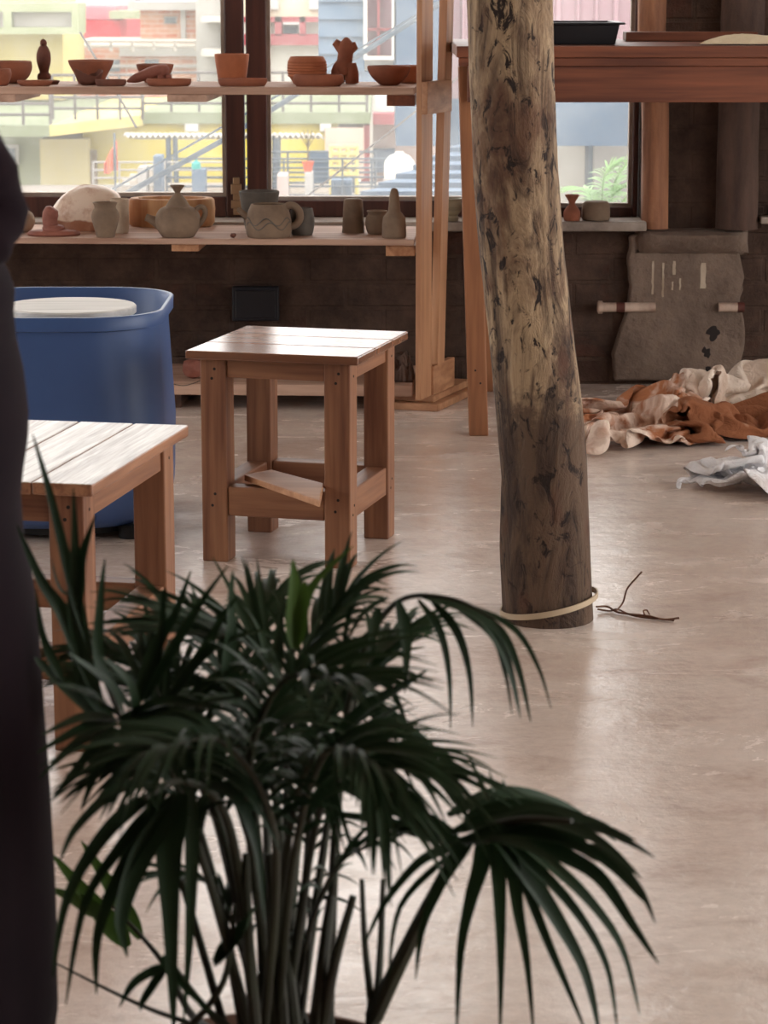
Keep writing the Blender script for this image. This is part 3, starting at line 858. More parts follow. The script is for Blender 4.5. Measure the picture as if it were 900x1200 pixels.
# crumpled rag beside the upright
hp = PZ(476, 446, .078)
tag(heap([(hp.x - .05, hp.y - .03), (hp.x + .02, hp.y - .03), (hp.x + .025, hp.y + .12), (hp.x - .05, hp.y + .12)], .075, 21, .0777, sc=1.6).build('rag', 'log_dark', smooth=True, ang=180), 'small dark crumpled rag on the low board beside the shelf upright', 'rag')
tag(MB().tube(smoothpts([PZ(199, 449, .0785), PZ(215, 452, .0785), PZ(230, 448, .0785), PZ(234, 446, .0785)]), .0011, 5).build('wire', 'rubber', smooth=True), 'thin dark wire on the low board in front of the clay lump', 'wire')

# ------------------------------------------------------------------ pottery
def place(px, py, z, rb):
    """centre of a round base whose front edge is seen at px,py, kept on its plank"""
    if z > .55: v, zz = max(.010, (104.5 - py) * .036), Z2
    elif z < .502: v, zz = max(.010, (277 + px * .0085 - py) * .0238), Z1
    else:
        p = V(0, max(WY - .085, PZ(px, py, z).y), z); v = None
    if v is not None:
        r_ = ray(px, py); k_ = r_.x / r_.y           # walk back along the plank until it is seen at px
        y = SY + .05
        for _ in range(6): y = (S0 + eu * ((k_ * y - SX) / eu.x)).y + v
        p = V(k_ * y, y, z)
    else: p.x = ray(px, py).x / ray(px, py).y * p.y
    s = mpp(p); p = p + V(0, rb * s, 0); p.x = ray(px, py).x / ray(px, py).y * p.y
    return p, s
def prof(outer, th, s, inner=True):
    o = [(0.0, 0.0)] + [(r * s, h * s) for r, h in outer]
    if not inner: return o + [(0.0, outer[-1][1] * s)]
    top = outer[-1]
    o.append(((top[0] - th * .5) * s, (top[1] + th * .25) * s))
    for r, h in reversed(outer[:-1]):
        if h <= th * 1.2: continue
        o.append((max(r - th, .5) * s, h * s))
    o.append((max(outer[0][0] - th, .5) * s, th * s)); o.append((0.0, th * s))
    return o
def pot(name, label, cat, px, py, z, outer, mat, th=2.5, inner=True, sx=1, sy=1, wob=.03, parent=None, group=None, n=40, dense=True):
    if dense:
        pp_ = smoothpts([V(r, h, 0) for r, h in outer], 5); outer = [(max(q.x, .2), max(q.y, 0)) for q in pp_]
    p, s = place(px, py, z, outer[0][0])
    o = MB().lathe(prof(outer, th, s, inner), p, n, sx, sy, wob, px * .37).build(name, mat, parent, smooth=True, ang=50)
    if parent is None: tag(o, label, cat, group or ('pottery on the upper shelf' if z > .55 else 'pottery on the lower shelf' if z < .502 else 'pottery on the window sill'))
    return o, p, s
U = Z2 + .0006; D = Z1 + .0006
# upper shelf, left to right
pot('clay_bowl', 'small round clay bowl at the left end of the upper shelf', 'bowl', 0, 103, U, [(9, 0), (12, 5), (14, 13), (13, 19)], 'terra')
pot('clay_bowl', 'wide deep clay bowl behind the small bowl at the left end of the upper shelf', 'bowl', 8, 99, U, [(16, 0), (25, 6), (30, 16), (29.5, 25)], 'terra', 2.5)
pot('clay_saucer', 'flat clay dish under the bird-like figurine', 'saucer', 52, 101, U, [(16, 0), (18, 3), (18.5, 4)], 'terra_dark', 2)
pot('clay_saucer', 'shallow clay dish in front of the figurine', 'saucer', 41, 104.5, U, [(17, 0), (20, 3), (21, 6)], 'terra', 2, sy=.55)
# figurine
p, s = place(52, 97, U + .0085, 8)
fg = thing('clay_figurine', 'tall dark clay bird-like figurine standing on a dish on the upper shelf', 'figurine', p)
MB().lathe([(0, 0), (8 * s, 0), (8.5 * s, 3 * s), (7.5 * s, 6.5 * s), (5.5 * s, 8 * s), (5.5 * s, 10 * s), (7.5 * s, 17 * s), (8.5 * s, 23 * s), (8 * s, 30 * s), (6 * s, 36 * s), (4 * s, 39 * s), (0, 40 * s)], p, 28, 1, .9, .08, 3).build('body', 'terra_dark', fg, smooth=True, ang=80)
MB().lathe([(0, 0), (3 * s, .6 * s), (4 * s, 3.5 * s), (3.6 * s, 6.5 * s), (1.5 * s, 8.5 * s), (0, 9 * s)], p + V(0, 0, 38 * s), 20, 1, 1, .15, 5).build('head', 'terra_dark', fg, smooth=True, ang=80)
MB().lathe([(0, 0), (1.1 * s, 1 * s), (0, 4 * s)], p + V(0, -4.2 * s, 41 * s), 10).build('beak', 'terra_dark', fg, smooth=True)
pot('clay_bowl', 'conical flared clay bowl on the upper shelf behind a leaf-shaped dish', 'bowl', 107, 100, U, [(16, 0), (15.5, 2), (20, 12), (25, 21), (27, 27)], 'terra', 2.5)
# leaf dish
def leafdish(px, py, w, h, name, label):
    p, s = place(px, py, U, 1); mb = MB(); n = 28; rows = []
    for j, (f, hh) in enumerate(((.45, 0), (.8, h * .35), (1, h), (.93, h), (.72, h * .42), (.35, h * .15))):
        row = []
        for k in range(n):
            a = 2 * math.pi * k / n
            q = 1 + .18 * math.cos(2 * a) + .10 * noise.noise((math.cos(a) * 2, math.sin(a) * 2, 4))
            up = (1 + .28 * math.sin(a * 2 + .6) + .2 * noise.noise((math.cos(a) * 3, math.sin(a) * 3, 1))) if j in (2, 3) else 1
            row.append(len(mb.v)); mb.v.append((p.x + w / 2 * s * f * q * math.cos(a) * .86, p.y + w * .35 * s + w / 2 * s * .6 * f * q * math.sin(a), U + hh * s * up))
        rows.append(row)
    for a_, b_ in zip(rows, rows[1:]):
        for k in range(n): mb.f.append((a_[k], a_[(k + 1) % n], b_[(k + 1) % n], b_[k]))
    mb.f.append(tuple(rows[0])[::-1]); mb.f.append(tuple(rows[-1]))
    return tag(mb.build(name, 'terra_dark', smooth=True, ang=60), label, 'dish')
leafdish(103, 102.5, 34, 14, 'leaf_dish', 'small leaf-shaped clay dish in front of the conical bowl')
pot('clay_saucer', 'small flat clay dish right of the conical bowl', 'saucer', 130, 104, U, [(16, 0), (18, 3), (18.5, 7)], 'terra_dark', 2, sy=.6)
pot('clay_bowl', 'clay bowl behind the lumpy clay animal on the upper shelf', 'bowl', 182, 97, U, [(12, 0), (18, 10), (21, 17), (22, 21)], 'terra', 2.2)
# lumpy clay animal
p, s = place(176, 100, U, 9)
mb = MB().tube(smoothpts([p + V(-27 * s, 0, 3 * s), p + V(-16 * s, 0, 7 * s), p + V(-4 * s, 0, 11 * s), p + V(8 * s, 0, 15 * s), p + V(15 * s, 0, 16 * s), p + V(21 * s, 0, 12 * s)], 5), [s * v for v in (1, 2, 3, 4, 5, 5.5, 5.8, 6, 6.2, 6.5, 6.8, 7, 7.1, 7.2, 7.3, 7.2, 7.2, 7.2, 7, 7, 7.4, 7.6, 7.2, 6, 4, 1.5)], 16)
an = thing('clay_animal', 'lumpy reclining clay animal figure on the upper shelf', 'figurine', (p.x, p.y, U))
mb.build('body', 'terra_red', an, smooth=True, ang=80)
for (dx, dy) in ((12, -4), (14, 5), (22, -3), (2, 5)):
    MB().tube([p + V(dx * s, dy * s, 11 * s), p + V((dx + 1) * s, dy * s, .3 * s)], [4 * s, 2.8 * s], 12).build('leg', 'terra_red', an, smooth=True)
pot('clay_saucer', 'round flat clay plate in front of the clay animal', 'saucer', 198, 105, U, [(23, 0), (26, 3), (26.5, 8)], 'terra', 2, sy=.6)
pot('clay_saucer', 'clay saucer under the tapered flowerpot', 'saucer', 284, 104.5, U, [(26, 0), (28.5, 4), (29, 8.5)], 'terra', 2.2, sy=.62)
pot('flower_pot', 'tapered orange terracotta cup on a saucer by the window mullion', 'cup', 272, 98, U + .0085, [(16, 0), (17, 3), (20, 24), (20.5, 30)], 'terra_warm', 2.5)
rib = [(16, 0), (19, 5), (21, 8)]
for k in range(6):
    h0 = 8 + k * 3.2; r_ = 21.5 + 1.4 * math.sin((k + 1) / 7 * math.pi); rib += [(r_ + .9, h0 + 1), (r_ + .9, h0 + 2), (r_, h0 + 3)]
rib += [(21, 29), (20, 31)]
pot('ribbed_bowl', 'round terracotta bowl with ribbed sides on the upper shelf', 'bowl', 360, 99, U, rib, 'terra_warm', 2.5, dense=False, wob=.015)
pot('clay_saucer', 'shallow clay dish in front of the ribbed bowl', 'saucer', 373, 105, U, [(26, 0), (29, 4), (30, 9), (29, 13)], 'terra', 2.5, sy=.62)
pot('clay_bowl', 'rounded clay bowl in front at the right end of the upper shelf', 'bowl', 456, 101, U, [(10, 0), (13, 2), (21, 10), (25, 18), (25, 22)], 'terra', 2.2)
pot('clay_bowl', 'clay bowl half hidden against the shelf upright on the upper shelf', 'bowl', 479, 97, U, [(9, 0), (13, 3), (18, 10), (21, 17), (21.5, 20)], 'terra_warm', 2.2)
# headless torso figure
p, s = place(406, 98, U, 6)
tg = thing('clay_torso', 'brown clay torso figurine with raised stubby arms on the upper shelf', 'figurine', (p.x, p.y, U))
def P2(x, y, dy=0): return p + V((x - 406) * s, dy * s, (98.5 - y) * s)
def rt(mb, pts, rads, n=16): 
    pt = smoothpts(pts, 5); rr = []
    for i in range(len(rads) - 1):
        for k in range(5): rr.append(s * (rads[i] + (rads[i + 1] - rads[i]) * k / 5))
    rr.append(s * rads[-1]); return mb.tube(pt, rr, n)
rt(MB(), [P2(404, 88), P2(403, 80), P2(404, 72), P2(405, 64), P2(405, 57), P2(406, 51), P2(406, 45)], [11, 11.5, 9, 9, 10.5, 7.5, 1.5]).build('body', 'terra', tg, smooth=True, ang=80)
rt(MB(), [P2(400, 76), P2(397, 85), P2(396, 97.6)], [7.5, 9, 7.5]).build('leg', 'terra', tg, smooth=True)
rt(MB(), [P2(410, 76, -2), P2(412, 86, -3), P2(412.5, 97.6, -2)], [7.5, 8.5, 8]).build('leg', 'terra', tg, smooth=True)
rt(MB(), [P2(401, 59), P2(395.5, 53), P2(392, 50)], [6.5, 5.2, 4.2]).build('arm', 'terra', tg, smooth=True)
rt(MB(), [P2(410, 59), P2(415, 55.5), P2(418, 54)], [6.5, 5.2, 4.2]).build('arm', 'terra', tg, smooth=True)

# lower shelf, left to right
pot('round_jar', 'pale round clay pot behind the elbow at the left end of the lower shelf', 'pot', 26, 271, D, [(8, 0), (13, 5), (15.5, 13), (13, 21), (8, 25)], 'pale_clay', 2.2)
p, s = place(63, 280, D, 26)
st = thing('clay_stamp', 'red clay stamp with a bulbous knob on a flat disc', 'clay stamp', (p.x, p.y, D))
MB().lathe([(0, 0), (30 * s, 0), (31.5 * s, 2 * s), (29 * s, 5 * s), (14 * s, 7 * s), (0, 7 * s)], p, 44, 1, .62, .06, 2).build('disc', 'terra_red', st, smooth=True, ang=50)
rt(MB(), [p + V(0, 0, 6 * s), p + V(0, 0, 9 * s), p + V(0, 0, 11 * s), p + V(0, 0, 12.5 * s)], [13, 13.5, 12, 7], 24).build('coil', 'terra_red', st, smooth=True)
rt(MB(), [p + V(-3 * s, 0, 11 * s), p + V(-4 * s, 0, 18 * s), p + V(-3 * s, 0, 25 * s), p + V(-1 * s, 0, 31 * s), p + V(0, 0, 33 * s)], [9, 9, 9.5, 7.5, 2], 20).build('knob', 'terra_red', st, smooth=True)
# wrapped clay block
def wrapped():
    p, s = place(100, 270, D, 0); mb = MB(); nx, nz = 40, 22
    rows = []
    for i in range(nz + 1):
        t = math.pi / 2 * i / nz
        row = []
        for k in range(nx):
            f = 2 * math.pi * k / nx; c, sn = math.cos(f), math.sin(f)
            e = .75
            cc = math.copysign(abs(c) ** e, c); ss = math.copysign(abs(sn) ** e, sn)
            rr = math.cos(t) ** .6
            tz = math.sin(t) ** 1.0
            lo = 1.0 if i > 6 else .93 + .07 * i / 6
            q = 1 + .05 * noise.noise((c * 2 + 3, sn * 2, tz * 3)) + .03 * noise.noise((c * 7, sn * 7, tz * 9))
            x = 49 * s * cc * rr * q * lo
            zz = 52 * s * tz * (1 - .34 * max(0, -x / (49 * s)) ** 1.5 - .05 * max(0, x / (49 * s))) * (1 + .04 * noise.noise((c * 5, sn * 5, 2)))
            row.append((p.x + x, p.y + 30 * s * (1 + ss * rr * q * lo), D + zz))
        rows.append(row)
    for r_ in rows: mb.v += r_
    for i in range(nz):
        for k in range(nx):
            k2 = (k + 1) % nx; mb.f.append((i * nx + k, i * nx + k2, (i + 1) * nx + k2, (i + 1) * nx + k))
    mb.f.append(tuple(range(nx))[::-1])
    return mb
t = NT('wrapped_clay')
sep = t.n('SeparateXYZ'); t.set(sep.inputs[0], t.co)
k = t.math('ADD', t.math('MULTIPLY', sep.outputs[2], 14), t.math('MULTIPLY', t.noise(12, 5), .5))
cc = t.ramp(k, [(0.62, lin((150, 98, 72))), (0.70, lin((222, 200, 180)))])
cc = t.mix(t.ramp(t.noise(28, 6, .7), [(0.5, (0, 0, 0, 1)), (0.66, (.6, .6, .6, 1))]), cc, lin((178, 130, 104)))
t.bump(t.noise(45, 5), .5, .004); M['wrapped'] = t.fin(cc, .5)
tag(wrapped().build('clay_block', 'wrapped', smooth=True, ang=80), 'large rounded clay block with whitish wrapping on the lower shelf', 'clay block')
pot('clay_beaker', 'tall plain clay beaker behind the shouldered jar', 'cup', 141, 273, D, [(9, 0), (10.5, 6), (10.5, 30), (11, 40)], 'pale_clay', 2)
pot('clay_jar', 'small shouldered raw clay jar left of the teapot', 'jar', 124, 280, D, [(10.5, 0), (11.5, 4), (15, 16), (16.5, 24), (15, 30), (12.5, 34), (13, 37), (14.5, 40)], 'grey_clay', 2.2)
# carved wooden ring tray
p, s = place(203, 266.5, D, 50)
M['carved'] = wood('carved_wood_grain', (202, 160, 116), (156, 106, 70), 'z', .7, .6)
pf = [(0, 0), (48 * s, 0), (51 * s, 4 * s), (52 * s, 20 * s), (51 * s, 31 * s), (49 * s, 33 * s), (41 * s, 33 * s), (39 * s, 30 * s), (37 * s, 8 * s), (0, 7 * s)]
tag(MB().lathe(pf, p + V(0, -14 * s, 0), 56, 1, .62, .04, 6).build('wooden_basin', 'carved', smooth=True, ang=50), 'round carved wooden basin behind the teapot', 'basin')
# teapot
p, s = place(209, 280, D, 16)
tp = thing('teapot', 'raw grey clay teapot with pointed lid on the lower shelf', 'teapot', (p.x, p.y, D))
def pf_(outer): return [(q.x * s, q.y * s) for q in smoothpts([V(a, b, 0) for a, b in outer], 5)]
MB().lathe([(0, 0)] + pf_([(18, 0), (20, 2), (24.5, 9), (26.5, 18), (25, 27), (20.5, 33), (14, 36)]) + [(0, 35 * s)], p, 44, 1, 1, .03, 1).build('body', 'grey_clay', tp, smooth=True, ang=50)
ld = MB().lathe([(0, 33.6 * s)] + pf_([(14.5, 33.6), (15, 35), (12, 40), (8, 46), (4, 50), (3.4, 52), (5, 55), (9, 60)]) + [(8 * s, 60.5 * s), (0, 57 * s)], p, 32, 1, 1, .04, 4).build('lid', 'grey_clay', tp, smooth=True, ang=45)
def Q(x, y, dy=0): return p + V((x - 209) * s, dy * s, (280 - y) * s)
rt(MB(), [Q(190, 266), Q(182, 262), Q(176, 259), Q(171, 257)], [8.5, 6, 4.5, 4.2]).build('spout', 'grey_clay', tp, smooth=True)
rt(MB(), [Q(229, 270), Q(233, 266), Q(238, 260), Q(241, 253), Q(240, 247), Q(235, 245), Q(230, 249), Q(229, 255)], [3.4, 3.4, 3.2, 3.2, 3.2, 3, 3, 3], 12).build('handle', 'grey_clay', tp, smooth=True)
lump('pebble', 'small dark clay crumb on the lower shelf left of the carved mug', 'clay crumb', 273, 278.5, D, 7, 5.5, 'terra_dark', 5.1)
pot('clay_cup', 'dark grey flared clay cup behind the carved mug', 'cup', 304, 271, D, [(15, 0), (17, 4), (20.5, 24), (23, 40), (24, 46)], 'grey_dark', 3)
p, s = place(315, 282, D, 24)
mg = thing('carved_mug', 'wide grey clay mug with carved waves and a curled handle', 'mug', (p.x, p.y, D))
MB().lathe(prof([(q.x, q.y) for q in smoothpts([V(a, b, 0) for a, b in [(25, 0), (26.5, 4), (27, 10), (26.5, 20), (24, 30), (21.5, 36), (21, 38)]], 5)], 2.6, s), p, 48, 1, 1, .02, 2).build('body', 'grey_clay', mg, smooth=True, ang=50)
def Q(x, y, dy=0): return p + V((x - 315) * s, dy * s, (282 - y) * s)
rt(MB(), [Q(333, 252), Q(338, 246), Q(345, 246), Q(351, 252), Q(352, 261), Q(347, 268), Q(340, 271)], [4.6, 4.6, 4.4, 4.4, 4.4, 4.2, 4], 14).build('handle', 'grey_clay', mg, smooth=True)
rt(MB(), [Q(294, 262), Q(287, 257), Q(282, 252), Q(278, 250)], [5.5, 4, 3, 2.6], 12).build('spout', 'grey_clay', mg, smooth=True)
for k in range(2):
    pts = []
    for j in range(25):
        a = R(200 + j * 6); zz = (14 + k * 5 + 4.5 * math.sin(j * .62 + k)) * s; rr = 26.8 * s if k == 0 else 26.6 * s
        pts.append(p + V(rr * math.cos(a), rr * math.sin(a), zz))
    MB().tube(pts, .7 * s, 6).build('carved_line', 'grey_dark', mg, smooth=True)
pot('clay_cup', 'small rounded clay cup behind the handle of the carved mug', 'cup', 354, 276, D, [(11.5, 0), (13, 3), (14.5, 14), (13.5, 25), (12.5, 31)], 'grey_dark', 2.2)
pot('clay_mold', 'closed tapered clay cylinder standing on the lower shelf', 'cylinder', 414, 273.5, D, [(13.5, 0), (13.2, 3), (11.5, 34), (11, 38), (9, 39.5)], 'grey_clay', 2, inner=False, dense=False)
pot('clay_jar', 'small squat clay jar left of the bottle-shaped clay piece', 'jar', 442, 275, D, [(10, 0), (12, 3), (14, 12), (13, 20), (11, 23), (12.5, 27)], 'grey_clay', 2.2)
pot('clay_bottle', 'tall bottle-shaped clay piece with a solid rounded neck', 'bottle', 462, 280, D, [(13.5, 0), (14.3, 2), (14, 16), (13, 24), (9, 29), (7.2, 31), (6.3, 42), (5.2, 52), (4, 56.5), (1.5, 58)], 'grey_clay', 2, inner=False, dense=False)
# on the window sill
SZ = .5036
pot('banded_bowl', 'olive banded clay bowl on the sill between shelf and log pillar', 'bowl', 528, 266, SZ, [(9, 0), (9.5, 4), (8.5, 6), (12, 11), (13.5, 18), (12.5, 22), (13.5, 26)], 'glaze', 2, wob=.01)
pot('clay_vase', 'small red clay vase with pinched neck on the window sill', 'vase', 670, 263.5, SZ, [(9, 0), (9.8, 3), (9.8, 10), (7, 15), (3.8, 19), (4, 22), (7, 27), (8.5, 30)], 'terra', 1.8, wob=.02)
pot('clay_cup', 'upturned squat grey clay cup on the window sill', 'cup', 698, 262.5, SZ, [(15, 0), (16.5, 3), (16.5, 14), (15, 20), (12, 22.5), (4, 23)], 'grey_clay', 2, inner=False, wob=.03)
# ------------------------------------------------------------------ potted palm
pc = V(-.100, 2.09, -.033)
PR = .135
palm = thing('potted_palm', 'bushy potted palm with dark arching fronds in the foreground', 'plant', V(pc.x, pc.y, 0))
MB().lathe([(0, .0335), (.098, .0335), (.102, .043), (.128, .26), (.138, .262), (.140, .30), (.132, .302), (.126, .29), (.122, .27), (0, .268)], pc, 48).build('pot', 'pot', palm, smooth=True, ang=40)
MB().lathe([(0, .2685), (.06, .276), (.120, .272), (.121, .2685)], pc, 40, wob=.05).build('soil', 'soil', palm, smooth=True)

def blade(mb, pts, w, face=None, fold=.22, n=6):
    P = smoothpts(pts, n) if len(pts) > 2 else [Vector(pts[0]).lerp(Vector(pts[-1]), k / 10) for k in range(11)]
    face = face or V(rng.uniform(-.3, .3), rng.uniform(-.75, -.25), .75)
    m = len(P); k0 = len(mb.v)
    for i, p in enumerate(P):
        t = i / (m - 1)
        T = (P[min(i + 1, m - 1)] - P[max(i - 1, 0)]).normalized()
        sd = T.cross(face)
        sd = sd.normalized() if sd.length > 1e-4 else V(1, 0, 0)
        nr = sd.cross(T).normalized()
        q = w / 2 * (min(1, .35 + t * 3.2)) * (1 - max(0, t - .3) / .7) ** .75
        q = max(q, .0004)
        mb.v += [tuple(p - sd * q + nr * q * fold), tuple(p - nr * q * fold), tuple(p + sd * q + nr * q * fold)]
    for i in range(m - 1):
        a = k0 + 3 * i
        mb.f += [(a, a + 1, a + 4, a + 3), (a + 1, a + 2, a + 5, a + 4)]
PXM = .00069
def L3(l, Y0=2.08, Y1=None):
    n = len(l); out = []
    for i, q in enumerate(l):
        Y = q[2] if len(q) > 2 else (Y0 + ((Y1 if Y1 is not None else Y0) - Y0) * i / max(1, n - 1))
        out.append(PY(q[0], q[1], Y))
    return out
def frond_obj(stalk, srad, blades, mat='leaf', label=None):
    mb = MB()
    for (pts, w) in blades: blade(mb, pts, w)
    o = mb.build('frond', mat, palm, smooth='leaf')
    if label: o['label'] = label
    if stalk:
        P = smoothpts(stalk, 8); n = len(P)
        MB().tube(P, [srad * (1 - .75 * i / (n - 1)) for i in range(n)], 8).build('stalk', 'stem', o, smooth=True)
    return o

def auto_blades(P, n, Lm, t0=.42, droop=.5, w=.013, up=.25, a0=62):
    """leaflets along a smoothed rachis"""
    out = []; m = len(P) - 1
    for i in range(n):
        f = t0 + (1 - t0) * (i + .5 * rng.random()) / (n - .5); f = min(f, .999)
        k = f * m; a = int(k); p = P[a].lerp(P[min(a + 1, m)], k - a)
        T = (P[min(a + 2, m)] - P[max(a - 1, 0)]).normalized()
        S = T.cross(V(0, 0, 1)); S = S.normalized() if S.length > .05 else V(1, 0, 0)
        Nn = S.cross(T).normalized()
        g = (f - t0) / (1 - t0)
        ln = Lm * (.6 + .9 * g - .75 * g * g) * rng.uniform(.85, 1.12)
        ang = R(a0 - (a0 - 18) * g)
        for sg in (-1, 1):
            d = (T * math.cos(ang) + S * sg * math.sin(ang) + Nn * up * rng.uniform(.5, 1.4)).normalized()
            pts = []
            dr = droop * rng.uniform(.6, 1.3)
            for j in range(5):
                s_ = ln * j / 4
                pts.append(p + d * s_ + V(0, 0, -1) * dr * (s_ ** 2) / ln)
            out.append((pts, w * rng.uniform(.8, 1.15)))
    return out

# big right-hand frond
rach = L3([(438, 1192, 2.10), (470, 1125, 2.09), (506, 1053, 2.07), (543, 992, 2.03), (600, 962, 1.98), (670, 962, 1.93)])
BL = []
def lf(l, w, Y0=2.02, Y1=1.96): BL.append((L3(l, Y0, Y1), w * PXM))
lf([(540, 992), (470, 950), (372, 912)], 30, 2.04, 2.14)
lf([(520, 985), (440, 962), (360, 950)], 22, 2.04, 2.2)
lf([(555, 980), (530, 992), (490, 1012), (450, 1060), (425, 1112)], 16, 2.03, 1.98)
lf([(530, 1000), (470, 1062), (455, 1150)], 12, 2.03, 2.05)
lf([(555, 980), (540, 1000), (515, 1040), (495, 1090), (487, 1148)], 20)
lf([(562, 978), (565, 1010), (552, 1055), (540, 1115), (535, 1215)], 22)
lf([(575, 975), (583, 1012), (586, 1065), (587, 1130), (586, 1218)], 19)
lf([(585, 972), (600, 1015), (608, 1070), (618, 1130), (626, 1218)], 18)
lf([(575, 974), (605, 1008), (650, 1075), (685, 1140), (704, 1218)], 30)
lf([(580, 976), (608, 1020), (640, 1100), (668, 1165), (690, 1218)], 15)
lf([(585, 970), (615, 1004), (670, 1062), (710, 1130), (724, 1212)], 18)
lf([(595, 968), (630, 1000), (685, 1050), (728, 1110), (750, 1190)], 20)
lf([(600, 966), (640, 992), (700, 1026), (742, 1085), (772, 1130)], 22, 2.0, 1.9)
lf([(640, 992), (705, 998), (748, 1040), (768, 1082)], 15, 2.0, 1.88)
lf([(650, 972), (700, 972), (742, 990), (768, 1006)], 13, 1.98, 1.88)
lf([(560, 968), (620, 944), (680, 960), (738, 990)], 24, 2.03, 2.06)
lf([(545, 962), (600, 934), (662, 946), (722, 986)], 24, 2.03, 2.1)
lf([(525, 956), (590, 930), (650, 940), (700, 976)], 24, 2.04, 2.14)
lf([(565, 978), (630, 960), (700, 985), (752, 1030)], 24, 2.0, 1.9)
lf([(575, 985), (640, 975), (710, 1010), (760, 1062)], 22, 2.0, 1.9)
lf([(550, 955), (610, 948), (670, 956), (715, 968)], 26, 2.03, 2.0)
lf([(570, 960), (640, 952), (700, 968), (745, 985)], 26, 2.0, 1.95)
for l in ([(505, 958), (480, 930), (452, 912)], [(548, 948), (515, 905), (486, 876)], [(572, 940), (560, 910), (546, 880)], [(585, 940), (578, 920), (573, 903)], [(594, 942), (592, 925), (589, 913)]): lf(l, 8, 2.04, 2.1)
lf([(540, 985), (600, 975), (660, 985), (700, 1010)], 24, 2.0, 1.92)
lf([(530, 975), (580, 962), (640, 968), (690, 985)], 26, 2.02, 1.96)
lf([(545, 990), (590, 985), (640, 1005), (680, 1045)], 20, 2.0, 1.9)
frond_obj(rach, .0085, BL, label='large arching frond reaching right')

# upper right frond
BL = []
def lf(l, w, Y0=2.16, Y1=2.12): BL.append((L3(l, Y0, Y1), w * PXM))
rach = L3([(385, 1200, 2.12), (392, 1000, 2.16), (405, 850, 2.18), (430, 755, 2.18), (470, 703, 2.17), (530, 702, 2.14), (580, 726, 2.12)])
lf([(466, 704), (475, 740), (476, 770), (474, 812)], 18)
lf([(490, 703), (515, 740), (526, 790), (528, 854)], 12)
lf([(505, 703), (535, 740), (550, 790), (554, 852)], 13)
lf([(495, 700), (560, 722), (592, 770), (610, 842)], 24)
lf([(520, 702), (580, 735), (606, 780), (622, 846)], 16)
lf([(540, 706), (600, 735), (630, 780), (646, 830)], 9)
lf([(520, 703), (575, 745), (592, 790), (600, 838)], 10)
lf([(444, 712), (437, 745), (432, 802)], 14)
lf([(450, 700), (415, 705), (376, 742)], 10)
lf([(455, 700), (425, 720), (400, 765)], 10)
lf([(400, 775), (420, 690), (478, 660)], 7, 2.18, 2.2)
lf([(405, 740), (425, 690), (465, 668)], 6, 2.18, 2.2)
lf([(440, 735), (412, 770), (395, 820), (372, 862)], 14)
lf([(470, 745), (430, 772), (400, 805), (378, 850)], 18, 2.16, 2.05)
lf([(385, 872), (430, 830), (470, 806), (502, 785)], 24, 2.14, 2.1)
lf([(392, 888), (435, 850), (478, 824)], 30, 2.14, 2.1)
lf([(418, 935), (436, 900), (447, 868)], 36, 2.14, 2.14)
lf([(410, 930), (425, 890), (430, 872)], 26, 2.14, 2.14)
lf([(400, 905), (450, 850), (465, 848), (474, 862)], 8)
for l in ([(415, 800), (380, 800), (345, 860)], [(412, 820), (450, 800), (478, 850)], [(408, 845), (370, 850), (335, 930)]): lf(l, 16)
frond_obj(rach, .005, BL, label='upper right frond with drooping tips')

# left drooping frond in front
BL = []
def lf(l, w, Y0=1.98, Y1=1.9): BL.append((L3(l, Y0, Y1), w * PXM))
rach = L3([(300, 1200, 2.08), (285, 1060, 2.06), (262, 950, 2.02), (215, 915, 1.97), (170, 935, 1.92)])
lf([(190, 925), (130, 970), (80, 1050), (62, 1145)], 20)
lf([(196, 928), (145, 990), (100, 1060), (77, 1178)], 20)
lf([(205, 930), (150, 1010), (116, 1090), (113, 1165)], 22)
lf([(210, 935), (165, 1005), (142, 1075), (149, 1122)], 28)
lf([(215, 930), (199, 990), (200, 1080), (204, 1215)], 34, 1.98, 1.94)
lf([(225, 925), (225, 1000), (222, 1100), (215, 1200)], 18, 2.0, 2.0)
lf([(215, 920), (270, 930), (300, 990), (310, 1080)], 22, 2.0, 1.95)
lf([(205, 918), (240, 900), (290, 930), (330, 1000)], 18, 2.0, 1.95)
lf([(190, 920), (140, 925), (90, 970), (70, 1010)], 18)
lf([(230, 918), (205, 870), (160, 860)], 16, 2.0, 2.06)
lf([(250, 935), (260, 880), (290, 850)], 16, 2.02, 2.06)
frond_obj(rach, .006, BL, label='dark frond drooping to the lower left')

# left upper frond fanning out
BL = []
def lf(l, w, Y0=2.02, Y1=1.96): BL.append((L3(l, Y0, Y1), w * PXM))
rach = L3([(285, 1200, 2.1), (255, 1050, 2.1), (215, 920, 2.08), (175, 860, 2.05), (133, 842, 2.02)])
for l in ([(135, 842), (95, 842), (48, 862)], [(133, 845), (95, 855), (44, 882)], [(132, 848), (92, 870), (46, 912)], [(131, 852), (100, 890), (62, 935)], [(133, 856), (115, 900), (95, 950)],
          [(140, 842), (190, 835), (262, 858)], [(142, 846), (195, 850), (250, 890)], [(142, 850), (185, 870), (220, 920)], [(140, 856), (160, 890), (185, 950)], [(150, 840), (200, 822), (280, 835)],
          [(137, 838), (110, 815), (62, 800)], [(145, 838), (125, 800), (80, 765)], [(160, 845), (150, 800), (120, 770)], [(170, 855), (215, 830), (290, 815)]):
    lf(l, 20)
frond_obj(rach, .005, BL, label='fanned frond on the left edge of the palm')

